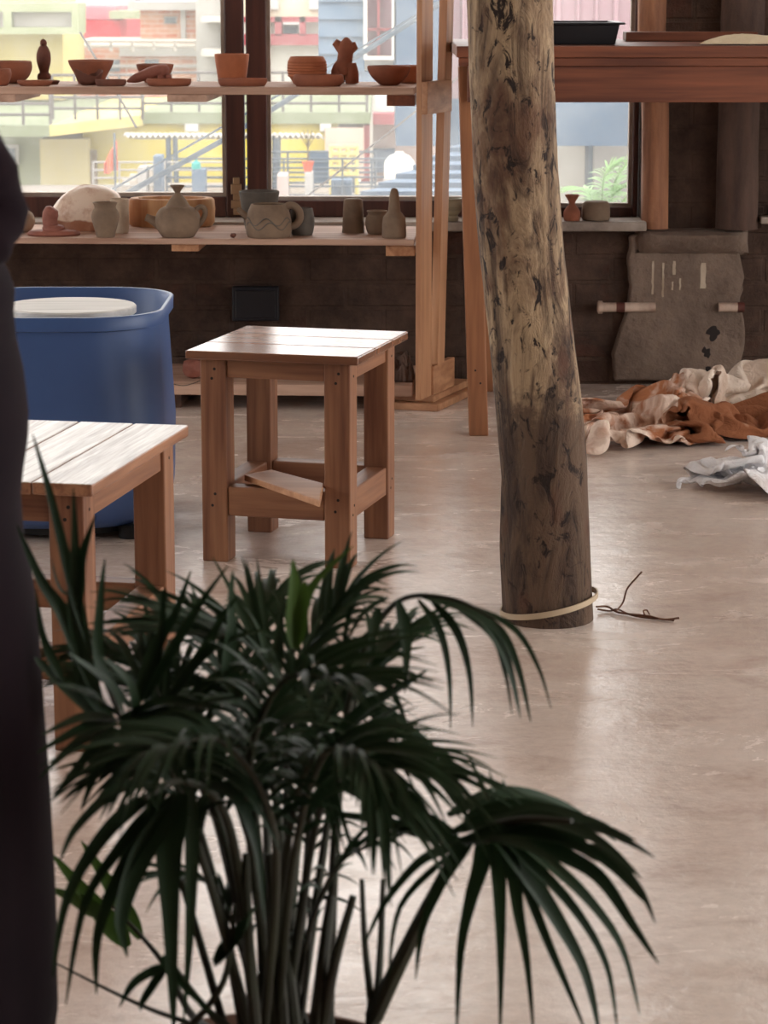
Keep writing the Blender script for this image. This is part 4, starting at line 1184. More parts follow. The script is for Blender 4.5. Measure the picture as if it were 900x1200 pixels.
# upright young blades on the left
BL = []
def lf(l, w, Y0=2.1, Y1=2.1): BL.append((L3(l, Y0, Y1), w * PXM))
rach = L3([(262, 1200, 2.12), (215, 1040, 2.12), (165, 900, 2.12), (120, 790, 2.12), (92, 715, 2.12)])
lf([(105, 760), (82, 673), (57, 573), (38, 508)], 15)
lf([(92, 800), (87, 700), (88, 640), (86, 572)], 18)
lf([(88, 715), (95, 660), (112, 604)], 22)
lf([(153, 830), (117, 780), (117, 710), (123, 655)], 18)
lf([(120, 830), (80, 730), (48, 680), (20, 615)], 22)
lf([(75, 800), (52, 750), (42, 690)], 12)
lf([(125, 850), (60, 790), (40, 770)], 22)
lf([(135, 850), (90, 800), (48, 805)], 18)
lf([(88, 700), (70, 690), (60, 655)], 8)
frond_obj(rach, .004, BL, label='upright pointed frond rising in front of the bench')

# upright blades in the middle
BL = []
rach = L3([(300, 1200, 2.14), (265, 1000, 2.16), (215, 880, 2.16), (180, 800, 2.16)])
lf([(160, 815), (185, 755), (205, 720), (224, 668)], 18)
lf([(170, 820), (215, 740), (240, 700), (268, 662)], 14)
lf([(150, 850), (185, 770), (192, 700), (192, 690)], 12)
lf([(190, 830), (240, 760), (262, 720), (278, 700)], 14)
lf([(200, 835), (260, 790), (320, 775), (345, 790)], 14)
lf([(180, 850), (240, 770), (300, 740), (322, 752)], 13)
lf([(190, 870), (250, 800), (320, 800), (380, 840)], 16)
lf([(262, 800), (270, 745), (270, 700), (273, 668)], 18)
frond_obj(rach, .004, BL, label='upright frond in front of the bench corner')
BL = []
rach = L3([(330, 1200, 2.16), (335, 1000, 2.2), (338, 840, 2.22), (345, 735, 2.22)])
lf([(345, 760), (345, 700), (343, 655)], 26)
lf([(347, 759), (355, 710), (357, 680)], 22)
lf([(346, 758), (365, 690), (414, 640)], 16, 2.22, 2.25)
frond_obj(rach, .005, BL, 'leaf_light', label='pale green unopened spear leaf at the top of the palm')

# filling fronds
fills = [
    ([(310, 1200, 2.14), (300, 960, 2.2), (262, 790, 2.24), (205, 730, 2.26)], 15, .135),
    ([(320, 1200, 2.14), (335, 960, 2.22), (345, 790, 2.28), (400, 705, 2.32)], 16, .13),
    ([(300, 1200, 2.1), (262, 980, 2.12), (190, 830, 2.16), (135, 800, 2.18)], 15, .105),
    ([(335, 1200, 2.1), (372, 960, 2.1), (425, 880, 2.08), (505, 905, 2.04)], 13, .11),
    ([(292, 1200, 2.06), (235, 1000, 2.02), (190, 890, 2.04), (155, 900, 2.02)], 15, .085),
    ([(340, 1200, 2.12), (362, 930, 2.18), (310, 770, 2.2), (235, 745, 2.2)], 16, .135),
    ([(350, 1200, 2.14), (392, 920, 2.2), (430, 790, 2.24), (472, 745, 2.28)], 13, .10),
    ([(322, 1200, 2.08), (290, 930, 2.04), (330, 800, 1.98), (400, 800, 1.92)], 15, .13),
    ([(310, 1200, 2.06), (322, 980, 2.0), (262, 870, 1.94), (185, 880, 1.88)], 15, .125),
    ([(325, 1200, 2.08), (345, 1000, 2.04), (385, 880, 1.98), (450, 900, 1.92)], 13, .11),
    ([(315, 1200, 2.16), (310, 900, 2.28), (290, 760, 2.36), (320, 700, 2.42)], 14, .12),
    ([(305, 1200, 2.12), (250, 950, 2.18), (180, 800, 2.22), (130, 770, 2.24)], 14, .11),
]
for (l, n, Lm) in fills:
    st_ = L3(l); P = smoothpts(st_, 8)
    frond_obj(st_, .0045, auto_blades(P, n + 8, Lm * 1.05, t0=.36, droop=rng.uniform(.25, .6), w=.0068, up=.35, a0=50))
for (l, n, Lm) in [
    ([(320, 1200, 2.1), (330, 1040, 2.06), (360, 900, 2.0), (420, 880, 1.94), (450, 930, 1.9)], 13, .10),
    ([(310, 1200, 2.14), (300, 1020, 2.14), (270, 900, 2.14), (310, 850, 2.12), (370, 890, 2.08)], 14, .11),
    ([(335, 1200, 2.16), (350, 980, 2.22), (380, 830, 2.26), (440, 840, 2.28)], 13, .11),
    ([(300, 1200, 2.16), (262, 960, 2.24), (220, 850, 2.28), (180, 770, 2.3)], 13, .11),
    ([(318, 1200, 2.12), (330, 1000, 2.14), (300, 850, 2.16), (250, 820, 2.16), (205, 860, 2.14)], 15, .11)]:
    st_ = L3(l); P = smoothpts(st_, 8)
    frond_obj(st_, .0045, auto_blades(P, n + 5, Lm, t0=.42, droop=rng.uniform(.3, .7), w=.0085, a0=54))
for (l, n, Lm) in [
    ([(345, 1200, 2.12), (362, 1090, 2.12), (400, 1010, 2.1), (455, 985, 2.08)], 9, .085),
    ([(300, 1200, 2.1), (285, 1120, 2.1), (250, 1040, 2.1), (205, 1030, 2.08)], 9, .08),
    ([(330, 1200, 2.16), (345, 1090, 2.2), (370, 960, 2.24), (350, 900, 2.24)], 10, .10)]:
    st_ = L3(l); P = smoothpts(st_, 8)
    frond_obj(st_, .0035, auto_blades(P, n, Lm, t0=.3, droop=.5, w=.006, a0=56))
# low pale frond behind the dress and short low leaves
BL = []
lf([(150, 1110), (110, 1060), (60, 1000)], 34, 2.3, 2.35)
lf([(165, 1100), (130, 1040), (95, 985)], 26, 2.3, 2.35)
lf([(120, 1075), (90, 1055), (55, 1040)], 26, 2.3, 2.35)
frond_obj(L3([(262, 1215, 2.12), (225, 1190, 2.2), (185, 1120, 2.26), (120, 1050, 2.32)]), .005, BL, 'leaf_light', label='paler low frond at the left')
BL = []
lf([(200, 1130), (160, 1150), (140, 1180)], 16, 2.02, 1.98)
lf([(200, 1125), (170, 1170), (165, 1185)], 14, 2.02, 1.98)
lf([(190, 1120), (210, 1150), (250, 1190)], 14, 2.02, 1.98)
lf([(250, 1130), (285, 1090), (300, 1060)], 34, 2.04, 2.02)
frond_obj(L3([(280, 1215, 2.06), (240, 1180, 2.06), (200, 1125, 2.02)]), .005, BL)
frond_obj(L3([(265, 1212, 2.1), (170, 1180, 2.2), (64, 1128, 2.3)]), .0032, [])
# bare stalks and sheaths
for (l, r) in ([(330, 1212, 2.08), (325, 1120, 2.08), (316, 1000, 2.1)], .011), ([(345, 1212, 2.1), (336, 1130, 2.1), (318, 1040, 2.12)], .010), ([(370, 1212, 2.07), (378, 1130, 2.07), (388, 1050, 2.1)], .010), ([(376, 1212, 2.07), (392, 1130, 2.06), (414, 1050, 2.06)], .008), \
        ([(438, 1200, 2.1), (428, 1110, 2.12), (424, 1030, 2.14)], .0052), ([(440, 1200, 2.1), (446, 1110, 2.12), (449, 1030, 2.14)], .0056), ([(300, 1212, 2.04), (292, 1110, 2.04), (288, 1000, 2.05)], .008), ([(362, 1212, 2.1), (348, 1150, 2.12), (340, 1060, 2.14)], .004), \
        ([(350, 1212, 2.1), (362, 1120, 2.12), (362, 1050, 2.14)], .004), ([(436, 1212, 2.1), (436, 1190, 2.1), (437, 1170, 2.1)], .010), ([(215, 1212, 2.06), (262, 1150, 2.04), (275, 1060, 2.04)], .005):
    P = smoothpts(L3(l), 6)
        # root it in the pot
    root = V(pc.x + max(-.1, min(.1, (P[0].x - pc.x))), pc.y + max(-.07, min(.07, P[0].y - pc.y)), .236)
    P = [root] + P[1:]
    MB().tube(P, [.72 * r * (1 - .45 * i / (len(P) - 1)) for i in range(len(P))], 8).build('stalk', 'stem', palm, smooth=True)

# ------------------------------------------------------------------ the person at the left edge
bx_, by_ = -.475, 2.14
per = thing('person', 'person in a dark plum tunic seen from the side, elbow bent, at the left edge', 'person', (bx_, by_, 0))
def skinbody():
    v = []; r = []; e = []
    def add(p, rad, par=None):
        v.append((p[0] - bx_, p[1] - by_, p[2])); r.append(rad)
        if par is not None: e.append((par, len(v) - 1))
        return len(v) - 1
    pel = add((bx_, by_, .90), (.115, .13))
    s1_ = add((bx_ + .005, by_, 1.04), (.095, .115), pel)
    s2_ = add((bx_, by_, 1.18), (.105, .135), s1_)
    s3_ = add((bx_, by_, 1.29), (.085, .11), s2_)
    nk = add((bx_ - .01, by_, 1.385), (.05, .05), s3_)
    h0 = add((bx_ - .02, by_, 1.455), (.062, .055), nk)
    h1_ = add((bx_ - .028, by_, 1.53), (.092, .074), h0)
    add((bx_ - .02, by_, 1.60), (.07, .06), h1_)
    nose = add((bx_ - .108, by_, 1.515), (.016, .012), h1_)
    def arm(sgn, sh_, el, wr, fd):
        a = add(sh_, (.05, .05), s3_); b = add(el, (.037, .037), a); c = add(wr, (.025, .022), b)
        fd = Vector(fd).normalized(); wv = Vector(wr)
        side = fd.cross(V(0, 0, 1)).normalized(); nrm = side.cross(fd)
        p = add(wv + fd * .055, (.03, .014), c)
        for k, (off, ln) in enumerate(((-.027, .062), (-.009, .075), (.009, .07), (.027, .055))):
            q = wv + fd * .085 + side * off
            f1 = add(q, (.009, .009), p); f2 = add(q + fd * ln * .5 - nrm * .008, (.0085, .0085), f1); add(q + fd * ln * .9 - nrm * .028, (.0075, .0075), f2)
        t1 = add(wv + fd * .03 + side * sgn * .035 - nrm * .006, (.011, .011), p); add(wv + fd * .065 + side * sgn * .05 - nrm * .018, (.009, .009), t1)
    arm(1, (-.462, by_ - .165, 1.29), (-.334, 2.055, 1.028), (-.505, 1.99, .85), (-.8, .05, -.5))
    arm(-1, (-.475, by_ + .165, 1.29), (-.42, by_ + .22, 1.03), (-.60, by_ + .16, .93), (-.9, -.2, -.2))
    for sy_ in (-1, 1):
        a = add((bx_, by_ + sy_ * .085, .84), (.085, .085), pel); b = add((bx_ - .005, by_ + sy_ * .09, .48), (.055, .055), a)
        c = add((bx_ + .015, by_ + sy_ * .09, .09), (.036, .036), b); d = add((bx_ + .005, by_ + sy_ * .09, .038), (.034, .03), c)
        add((bx_ - .14, by_ + sy_ * .1, .026), (.034, .02), d)
    me = bpy.data.meshes.new('body'); me.from_pydata(v, e, [])
    o = bpy.data.objects.new('body', me); C.objects.link(o); o.parent = per
    md = o.modifiers.new('skin', 'SKIN')
    sv = me.skin_vertices[0].data
    for k, rr in enumerate(r): sv[k].radius = rr
    sv[0].use_root = True
    md.use_smooth_shade = True
    ms = o.modifiers.new('sub', 'SUBSURF'); ms.levels = 2; ms.render_levels = 2
    me.materials.append(M['skin'])
    return o
skinbody()
# tunic
sil = [(1215, 62), (1180, 61), (1130, 61), (1050, 58), (950, 53), (850, 46), (760, 40), (700, 34), (650, 23), (590, 18), (560, 21), (520, 27), (490, 28), (440, 22), (400, 13), (370, 10), (345, 12), (325, 5), (305, -9), (270, -14), (230, -6), (180, -10), (100, -14), (20, -12), (-60, -12), (-130, -24)]
rows = []; mb = MB(); n = 72
for (y, x) in sil:
    p = PY(x, y, by_); rx = p.x - bx_
    fr_ = max(0, min(1, (1.0 - p.z) / .6))
    row = []
    for k in range(n):
        a = 2 * math.pi * k / n; c, s_ = math.cos(a), math.sin(a)
        fold = 1 + fr_ * (.045 * math.sin(a * 7 + p.z * 2) + .03 * math.sin(a * 13 + 1.3 + p.z * 3)) * (1 - .9 * max(0, c) ** 4)
        ry = .19 + .06 * fr_
        hem = 0.0
        if y > 1170: hem = .018 * math.sin(a * 5 + .7) + .02 * (1 - c)
        row.append(len(mb.v)); mb.v.append((bx_ + (rx if c > 0 else rx * .93) * c * fold, by_ + ry * s_ * fold, p.z + hem))
    rows.append(row)
for (z, rx, ry) in ((1.345, .075, .13), (1.375, .058, .065), (1.39, .055, .058)):
    row = []
    for k in range(n):
        a = 2 * math.pi * k / n; row.append(len(mb.v)); mb.v.append((bx_ - .005 + rx * math.cos(a), by_ + ry * math.sin(a), z))
    rows.append(row)
for a_, b_ in zip(rows, rows[1:]):
    for k in range(n): mb.f.append((a_[k], a_[(k + 1) % n], b_[(k + 1) % n], b_[k]))
tun = mb.build('tunic', 'cloth_dark', per, smooth=True, ang=180, solid=.004)
def sleeve(pts, rads):
    P = smoothpts(pts, 8); m = len(P); rr = []
    for i in range(m):
        f = i / (m - 1) * (len(rads) - 1); a = min(int(f), len(rads) - 2)
        rr.append((rads[a] + (rads[a + 1] - rads[a]) * (f - a)) * (1 + .05 * math.sin(i * 1.9)))
    return MB().tube(P, rr, 24).build('sleeve', 'cloth_dark', tun, smooth=True, ang=180)
sleeve([(-.470, by_ - .13, 1.315), (-.458, by_ - .165, 1.27), (-.392, 2.02, 1.15), (-.336, 2.055, 1.04), (-.343, 2.045, 1.005), (-.41, 2.01, .93), (-.475, 1.995, .875)], [.06, .066, .052, .045, .046, .044, .040])
sleeve([(-.475, by_ + .13, 1.315), (-.475, by_ + .165, 1.27), (-.44, by_ + .2, 1.14), (-.42, by_ + .22, 1.03), (-.46, by_ + .21, 1.0), (-.55, by_ + .18, .955)], [.06, .066, .055, .05, .045, .04])
for sy_ in (-1, 1):
    MB().tube(smoothpts([(bx_, by_ + sy_ * .085, .80), (bx_ - .003, by_ + sy_ * .09, .48), (bx_ + .012, by_ + sy_ * .09, .10)], 8), [.098, .095, .09, .086, .082, .078, .074, .072, .07, .068, .066, .064, .06, .056, .052, .05, .048], 20).build('trouser_leg', 'trouser', per, smooth=True)
# hair, face
hd = V(bx_ - .022, by_, 1.535)
mb = MB(); rows = []; n = 36
for i in range(19):
    t = math.pi * .80 * i / 18
    row = []
    for k in range(n):
        f = 2 * math.pi * k / n
        d = V(math.sin(t) * math.cos(f), math.sin(t) * math.sin(f), math.cos(t))
        front = max(0, -d.x)
        q = .112 + (.004 if d.x > 0 else 0)
        z = d.z
        if front > .25 and d.z < .42: q = .075
        row.append(len(mb.v)); mb.v.append((hd.x + d.x * q * 1.02, hd.y + d.y * q * .86, hd.z + z * q * 1.02))
    rows.append(row)
for a_, b_ in zip(rows, rows[1:]):
    for k in range(n): mb.f.append((a_[k], b_[k], b_[(k + 1) % n], a_[(k + 1) % n]))
hair = mb.build('hair', 'hair', per, smooth=True, ang=180)
MB().lathe([(.044 * math.sin(math.pi * k / 12) , -.044 * math.cos(math.pi * k / 12)) for k in range(13)], (bx_ + .10, by_, 1.52), 20).build('hair_bun', 'hair', hair, smooth=True)
for sy_ in (-1, 1):
    MB().lathe([(0, -.008), (.009, -.004), (.011, 0), (.009, .004), (0, .008)], (bx_ - .100, by_ + sy_ * .030, 1.532), 12).build('eye', 'bat', per, smooth=True)
MB().tube(smoothpts([(bx_ - .100, by_ - .022, 1.476), (bx_ - .112, by_, 1.478), (bx_ - .100, by_ + .022, 1.476)]), .006, 8).build('lips', 'terra_red', per, smooth=True)
# ------------------------------------------------------------------ outside, seen through the window
GZ = -7.0
M['street'] = simple('pale_street', (176, 168, 156), (150, 142, 132), 1, .9)
struct(MB().box(-60, 60, WY + WT + .6, 140, GZ - .2, GZ), 'ground', 'street')
for nm, c in dict(yellow=(218, 198, 92), cream=(232, 216, 160), palegreen=(166, 172, 138), slabgreen=(134, 142, 112), slabyellow=(222, 204, 130), white=(226, 220, 210), red=(206, 62, 74), pink=(214, 130, 140), grey=(176, 172, 168),
                  palegrey=(204, 202, 198), maroon=(164, 84, 90), blue=(98, 118, 138), bluepanel=(82, 102, 124), mauve=(172, 138, 146), mauve_dark=(140, 108, 118), roofblue=(104, 122, 142), deck=(150, 140, 130), beige=(212, 184, 166),
                  doorbrown=(140, 120, 90), steel=(88, 100, 112), teal=(60, 170, 160), orange=(224, 92, 52), potred=(206, 92, 66), tile=(196, 176, 170), stone=(198, 186, 172), cream2=(226, 214, 188), rail=(104, 98, 96), win=(120, 130, 140), trunk=(110, 96, 76)).items():
    c = tuple(v * .79 for v in c)
    M['o_' + nm] = simple('outdoor_' + nm, c, tuple(v * .93 for v in c), 1.3, .85, .15, 6, .01, spec=.2)
def brickmat():
    t = NT('outdoor_brick')
    br = t.n('TexBrick'); t.set(br.inputs['Vector'], t.mapping((1, 1, 1), rot=(math.pi / 2, 0, 0)))
    br.inputs['Scale'].default_value = 1; br.inputs['Brick Width'].default_value = .24; br.inputs['Row Height'].default_value = .085; br.inputs['Mortar Size'].default_value = .008
    br.inputs['Color1'].default_value = lin((172, 106, 80)); br.inputs['Color2'].default_value = lin((178, 134, 108)); br.inputs['Mortar'].default_value = lin((178, 160, 146))
    return t.fin(br.outputs[0], .9, .2)
M['o_brick'] = brickmat()

DECK = PY(0, 226, 33).z
def bq(x0, y0, x1, y1, Y, dep, ground=False):
    """block whose front face covers the given photo rectangle at depth Y"""
    a = PY(x0, y1, Y); b = PY(x1, y0, Y)
    return (a.x, b.x, Y, Y + dep, (GZ if ground is True else (DECK if ground == 'T' else a.z)), b.z)
def bld(name, label, cat, x, Y, group=None):
    return thing(name, label, cat, (PY(x, 0, Y).x, Y, GZ), group)
def part(par, name, mat, *rects, **k):
    mb = MB()
    for r_ in rects: mb.box(*bq(*r_))
    return mb.build(name, 'o_' + mat, par, **k)
def railing(par, x0, x1, ytop, ybot, Y, npost, nrail, r=.02, mat='rail', name='railing'):
    mb = MB(); a = PY(x0, ybot, Y); b = PY(x1, ytop, Y)
    for k in range(npost + 1):
        x = a.x + (b.x - a.x) * k / npost; mb.tube([(x, Y, a.z), (x, Y, b.z)], r, 6)
    for k in range(nrail):
        z = b.z + (a.z - b.z) * k / nrail; mb.tube([(a.x, Y, z), (b.x, Y, z)], r, 6)
    return mb.build(name, 'o_' + mat, par)

# yellow house across the street
yh = bld('yellow_house', 'yellow house with a flat terrace roof beyond the left window pane', 'house', 200, 36)
part(yh, 'wall', 'yellow', (100, 142, 396, 300, 37.2, 6, True))
part(yh, 'side_wall', 'palegreen', (-120, 158, 50, 300, 37.0, 6, True))
part(yh, 'bay_wall', 'cream', (50, 163, 103, 300, 36.9, 6, True))
w = part(yh, 'window', 'white', (-14, 170, 21, 194, 36.9, .2)); part(w, 'pane', 'win', (-10, 174, 17, 190, 36.85, .1))
part(yh, 'door', 'doorbrown', (104, 176, 113, 228, 37.1, .3))
part(yh, 'roof_slab', 'slabgreen', (-120, 147, 58, 160, 34.4, 9))
a, b, c_, d = PY(58, 147, 34.4), PY(58, 160, 34.4), None, None
Yb = 34.4 * (147 + 20) / (135 + 20)
e1 = PY(167, 135, Yb)
mb = MB().hexa([(a.x, 34.4, b.z), (e1.x, Yb, b.z), (e1.x, Yb + 6, b.z), (a.x, 34.4 + 8, b.z), (a.x, 34.4, a.z), (e1.x, Yb, a.z), (e1.x, Yb + 6, a.z), (a.x, 34.4 + 8, a.z)])
mb.build('angled_slab', 'o_slabyellow', yh)
part(yh, 'roof_slab', 'slabgreen', (167, 132, 434, 145, Yb, 7))
part(yh, 'bracket', 'palegrey', (217, 145, 232, 154, Yb, 1), (375, 145, 388, 154, Yb, 1))
part(yh, 'cream_wall', 'beige', (381, 150, 426, 210, 37.0, 3))
railing(yh, -100, 58, 96, 147, 34.6, 5, 4, .02)
railing(yh, 62, 166, 88, 140, Yb - 1.2, 4, 4, .02)
railing(yh, 168, 430, 85, 133, Yb + .2, 8, 4, .02)
# pale green upper house
ph = bld('green_house', 'pale green upper storey with a panelled parapet at the upper left', 'house', 0, 41)
part(ph, 'wall', 'slabyellow', (-160, 40, 73, 117, 41.5, 3))
part(ph, 'parapet', 'palegreen', (-160, 4, 92, 14, 40.5, 1), (-160, 32, 92, 40, 40.5, 1), (4, 14, 13, 32, 40.5, 1), (84, 14, 92, 32, 40.5, 1), (-160, 14, -70, 32, 40.5, 1))
part(ph, 'panel', 'white', (13.2, 14.2, 83.8, 31.8, 40.8, .5)); part(ph, 'panel', 'white', (-69.8, 14.2, 3.8, 31.8, 40.8, .5))
part(ph, 'upper_wall', 'cream', (-160, -120, 60, 4, 42, 3))
# red building
rb = bld('red_building', 'bright red painted building behind the railings at the upper left', 'building', 115, 56)
part(rb, 'wall', 'red', (80, 24, 141, 56, 56, 5)); part(rb, 'upper_wall', 'pink', (84, 8, 136, 22.5, 56.5, 4)); part(rb, 'canopy', 'palegreen', (128, 13, 165, 22, 55.5, 2))
part(rb, 'base_wall', 'tile', (60, 56, 160, 200, 56.4, 4, True))
# brick building
kb = bld('brick_building', 'unfinished brick building with concrete bands in the upper left pane', 'building', 200, 47)
part(kb, 'wall', 'brick', (165, 12, 258, 62, 47, 6)); part(kb, 'lower_wall', 'brick', (66, 52, 250, 160, 46, 6, True))
part(kb, 'concrete_band', 'palegrey', (150, 2, 235, 12, 46.7, 6), (140, 56, 262, 66, 45.9, 1), (80, 76, 262, 79, 45.9, .3), (212, 12, 217, 60, 46.9, .5))
w = part(kb, 'window', 'grey', (192, 19, 207, 28, 46.95, .3)); part(w, 'pane', 'win', (194, 21, 205, 26.5, 46.9, .1))
part(kb, 'side_wall', 'palegrey', (231, -40, 268, 130, 45.5, 5)); part(kb, 'balcony', 'white', (236, 58, 272, 66, 44.5, 1), (236, 20, 272, 26, 44.5, 1))
part(kb, 'window', 'win', (122, 70, 140, 84, 45.95, .1)); part(kb, 'window', 'win', (170, 70, 186, 84, 45.95, .1))
railing(kb, 80, 255, 48, 60, 45.6, 7, 2, .03, 'white')
# cream and maroon building
cb = bld('cream_building', 'cream building with maroon bands above the upper shelf in the right pane', 'building', 345, 44)
part(cb, 'wall', 'cream2', (285, -120, 420, 21, 44.5, 6)); part(cb, 'lower_wall', 'white', (285, 53, 420, 160, 44.5, 6, True))
part(cb, 'maroon_band', 'maroon', (285, 20, 420, 26, 44, .6), (285, 40, 420, 53, 44, .6), (322, 20, 330, 42, 44, .6), (351, 20, 358, 42, 44, .6))
part(cb, 'panel', 'white', (285, 26, 322, 40, 44.3, .3), (358, 26, 420, 40, 44.3, .3))
w = part(cb, 'window', 'grey', (331, 29, 350, 42, 44.3, .2)); part(w, 'pane', 'win', (333, 31, 348, 41, 44.25, .04))
part(cb, 'window', 'palegrey', (314, -10, 326, 11, 44.4, .2)); part(cb, 'window', 'palegrey', (362, -10, 374, 11, 44.4, .2))
# far grey block closing the view
fb_ = bld('grey_block', 'far pale grey apartment block filling the skyline', 'building', 200, 62)
part(fb_, 'wall', 'palegrey', (-400, -260, 420, 200, 62, 8, True))
for (x, y) in ((160, -6), (180, -6), (250, 4), (290, -6)): part(fb_, 'window', 'win', (x, y, x + 9, y + 12, 61.9, .2))
fw_ = bld('white_block', 'far whitish block behind the blue house', 'building', 700, 70)
part(fw_, 'wall', 'white', (420, -300, 1500, 260, 70, 8, True))
# maroon fronted house under the slab
mh = bld('maroon_house', 'low house with maroon posts and pale wall under the blue panel', 'house', 455, 38)
part(mh, 'wall', 'tile', (437, 146, 560, 260, 38.5, 4, True)); part(mh, 'maroon_post', 'maroon', (423, 147, 433, 240, 37.8, .6)); part(mh, 'maroon_beam', 'maroon', (437, 133, 560, 146, 37.9, .6))
part(mh, 'door', 'bluepanel', (438, 175, 463, 202, 38.2, .3)); part(mh, 'canopy', 'white', (440, 112, 500, 133, 39.5, 3))
# terrace in front
tr_ = bld('roof_terrace', 'pale roof terrace with pipe railings below the yellow house', 'terrace', 260, 29)
a, b = PY(-120, 226, 33), PY(620, 226, 33)
MB().box(a.x, b.x, 27.5, 34.3, DECK - .25, DECK).build('deck', 'o_deck', tr_); MB().box(a.x + .2, b.x - .2, 28, 34.2, GZ, DECK - .25).build('base_wall', 'o_palegrey', tr_)
part(tr_, 'kerb', 'stone', (145, 216, 262, 225, 33.3, .3, 'T'), (340, 216, 450, 224, 33, .3, 'T'))
railing(tr_, 196, 470, 186, 240, 30.9, 8, 5, .012, 'steel')
railing(tr_, 110, 262, 190, 236, 31.7, 5, 5, .012, 'grey')
railing(tr_, 312, 440, 178, 226, 33.0, 5, 4, .014, 'steel')
part(tr_, 'planter_wall', 'tile', (325, 206, 336, 240, 30, .6, 'T')); part(tr_, 'pillar_block', 'roofblue', (180, 183, 189, 214, 31, .4, 'T')); part(tr_, 'pillar_block', 'grey', (162, 196, 171, 226, 30.8, .4, 'T'))
st_ = bld('stair_flight', 'pale concrete steps with railing left of the water tank stand', 'stairs', 160, 31)
for k in range(6): part(st_, 'step', 'stone', (134 + k * 9, 216 - k * 5.5, 150 + k * 9, 226 - k * 5.5, 31.9 + .2 * k, .19, 'T'))
# awning on two posts
aw = bld('awning', 'corrugated white awning on thin steel posts in front of the yellow wall', 'awning', 210, 33.5)
mb = MB(); a, b = PY(145, 157, 33.5), PY(376, 155.5, 33.5)
nn = 180
for k in range(nn + 1):
    x = a.x + (b.x - a.x) * k / nn; z = a.z + .022 * math.sin(k * 1.25)
    mb.v += [(x, 33.5, z), (x, 35.3, z - .13), (x, 33.5, z - .03), (x, 35.3, z - .16)]
for k in range(nn):
    q = 4 * k; mb.f += [(q, q + 4, q + 5, q + 1), (q + 2, q + 3, q + 7, q + 6), (q, q + 2, q + 6, q + 4), (q + 1, q + 5, q + 7, q + 3)]
mb.build('sheet', 'o_white', aw)
for x in (197, 205, 322, 326):
    p0, p1 = PY(x, 157, 33.6), PY(x + (2 if x < 300 else 0), 226, 33.6); p1.z = DECK; MB().tube([p1, p0], .035, 8).build('post', 'o_steel', aw)
# flag
p0 = PY(134, 156, 31.4)
fgp = bld('flag', 'orange pennant flag on a thin pole before the yellow wall', 'flag', 134, 31.4)
MB().tube([V(p0.x, 31.4, DECK), p0], .014, 8).build('pole', 'o_steel', fgp)
mb = MB(); n = 10
for k in range(n + 1):
    f = k / n; x = PY(133.5 - 16 * f, 0, 31.4).x; yt = 164 + 28 * f; yb_ = 200 + 4 * f - 2 * math.sin(f * 6)
    yo = 31.4 + .08 * math.sin(f * 9)
    mb.v += [(x, yo, PY(120, yt, 31.4).z), (x, yo, PY(120, min(yb_, 204), 31.4).z)]
for k in range(n): mb.f.append((2 * k, 2 * k + 1, 2 * k + 3, 2 * k + 2))
mb.build('cloth', 'o_orange', fgp, solid=.01)
# teal jug on blue stand
tj = bld('water_jug', 'teal water jug on a blue stand by the terrace railing', 'jug', 232, 30.6)
part(tj, 'stand', 'roofblue', (225, 199, 240, 226, 30.6, .35, 'T'))
p = PY(230, 198, 30.7); s = mpp(p)
MB().lathe([(0, 0), (5 * s, 0), (5.5 * s, 3 * s), (5 * s, 7 * s), (2 * s, 9 * s), (2 * s, 10.5 * s), (0, 10.5 * s)], p, 18).build('jug_body', 'o_teal', tj, smooth=True)
# potted tree
pt_ = bld('potted_tree', 'bare little tree in a red pot on the terrace beyond the right pane', 'tree', 361, 29.4)
p = PY(361, 203, 29.4); s = mpp(p)
MB().lathe([(0, 0), (4 * s, 0), (6.5 * s, 12 * s), (7 * s, 12 * s), (7 * s, 14 * s), (0, 13 * s)], p, 20).build('pot', 'o_potred', pt_)
mb = MB().tube(smoothpts([p + V(0, 0, 12 * s), p + V(0, 0, 25 * s), p + V(.3 * s, 0, 40 * s)]), 1 * s, 8)
for (dx, dz) in ((-9, 47), (-5, 50), (0, 51), (5, 50), (9, 47), (-3, 44), (3, 45)):
    mb.tube(smoothpts([p + V(0, 0, 28 * s + abs(dx) * .2 * s), p + V(dx * .6 * s, dx * .4 * s, (dz - 9) * s), p + V(dx * s, dx * .5 * s, dz * s)]), .6 * s, 6)
mb.build('trunk', 'o_trunk', pt_)
part(pt_, 'stand', 'grey', (357, 203, 366, 206, 29.2, .4, 'T')); 
# blue boards, yellow frame, white tank
bb_ = bld('blue_board', 'blue board leaning behind the potted tree', 'board', 375, 33); part(bb_, 'panel', 'bluepanel', (364, 177, 385, 204, 33.2, .1, 'T'))
bb_ = bld('blue_crate', 'blue crate standing on the terrace below the yellow frame', 'crate', 398, 30.5); part(bb_, 'body', 'roofblue', (388, 211, 412, 233, 31.2, .5, 'T')); part(bb_, 'slat', 'bluepanel', (392, 214, 395, 228, 31.14, .06), (399, 214, 402, 228, 31.14, .06), (406, 214, 409, 228, 31.14, .06))
yf = bld('yellow_rack', 'yellow metal rack standing on the terrace', 'rack', 402, 32)
mb = MB()
for x in (388, 398, 408, 418): q = PY(x, 171, 32); mb.tube([V(q.x, 32, DECK), q], .025, 6)
for y in (172, 180, 188, 196, 204): mb.tube([PY(387, y, 32), PY(419, y, 32)], .03, 6)
for (x0, x1) in ((388, 408), (398, 418)): mb.tube([PY(x0, 205, 32.02), PY(x1, 175, 32.02)], .025, 6)
mb.build('frame', 'o_slabyellow', yf)
p = PY(468, 209, 27); s = mpp(p)
wt = thing('water_tank', 'white rounded rooftop water tank right of the blue door', 'tank', p)
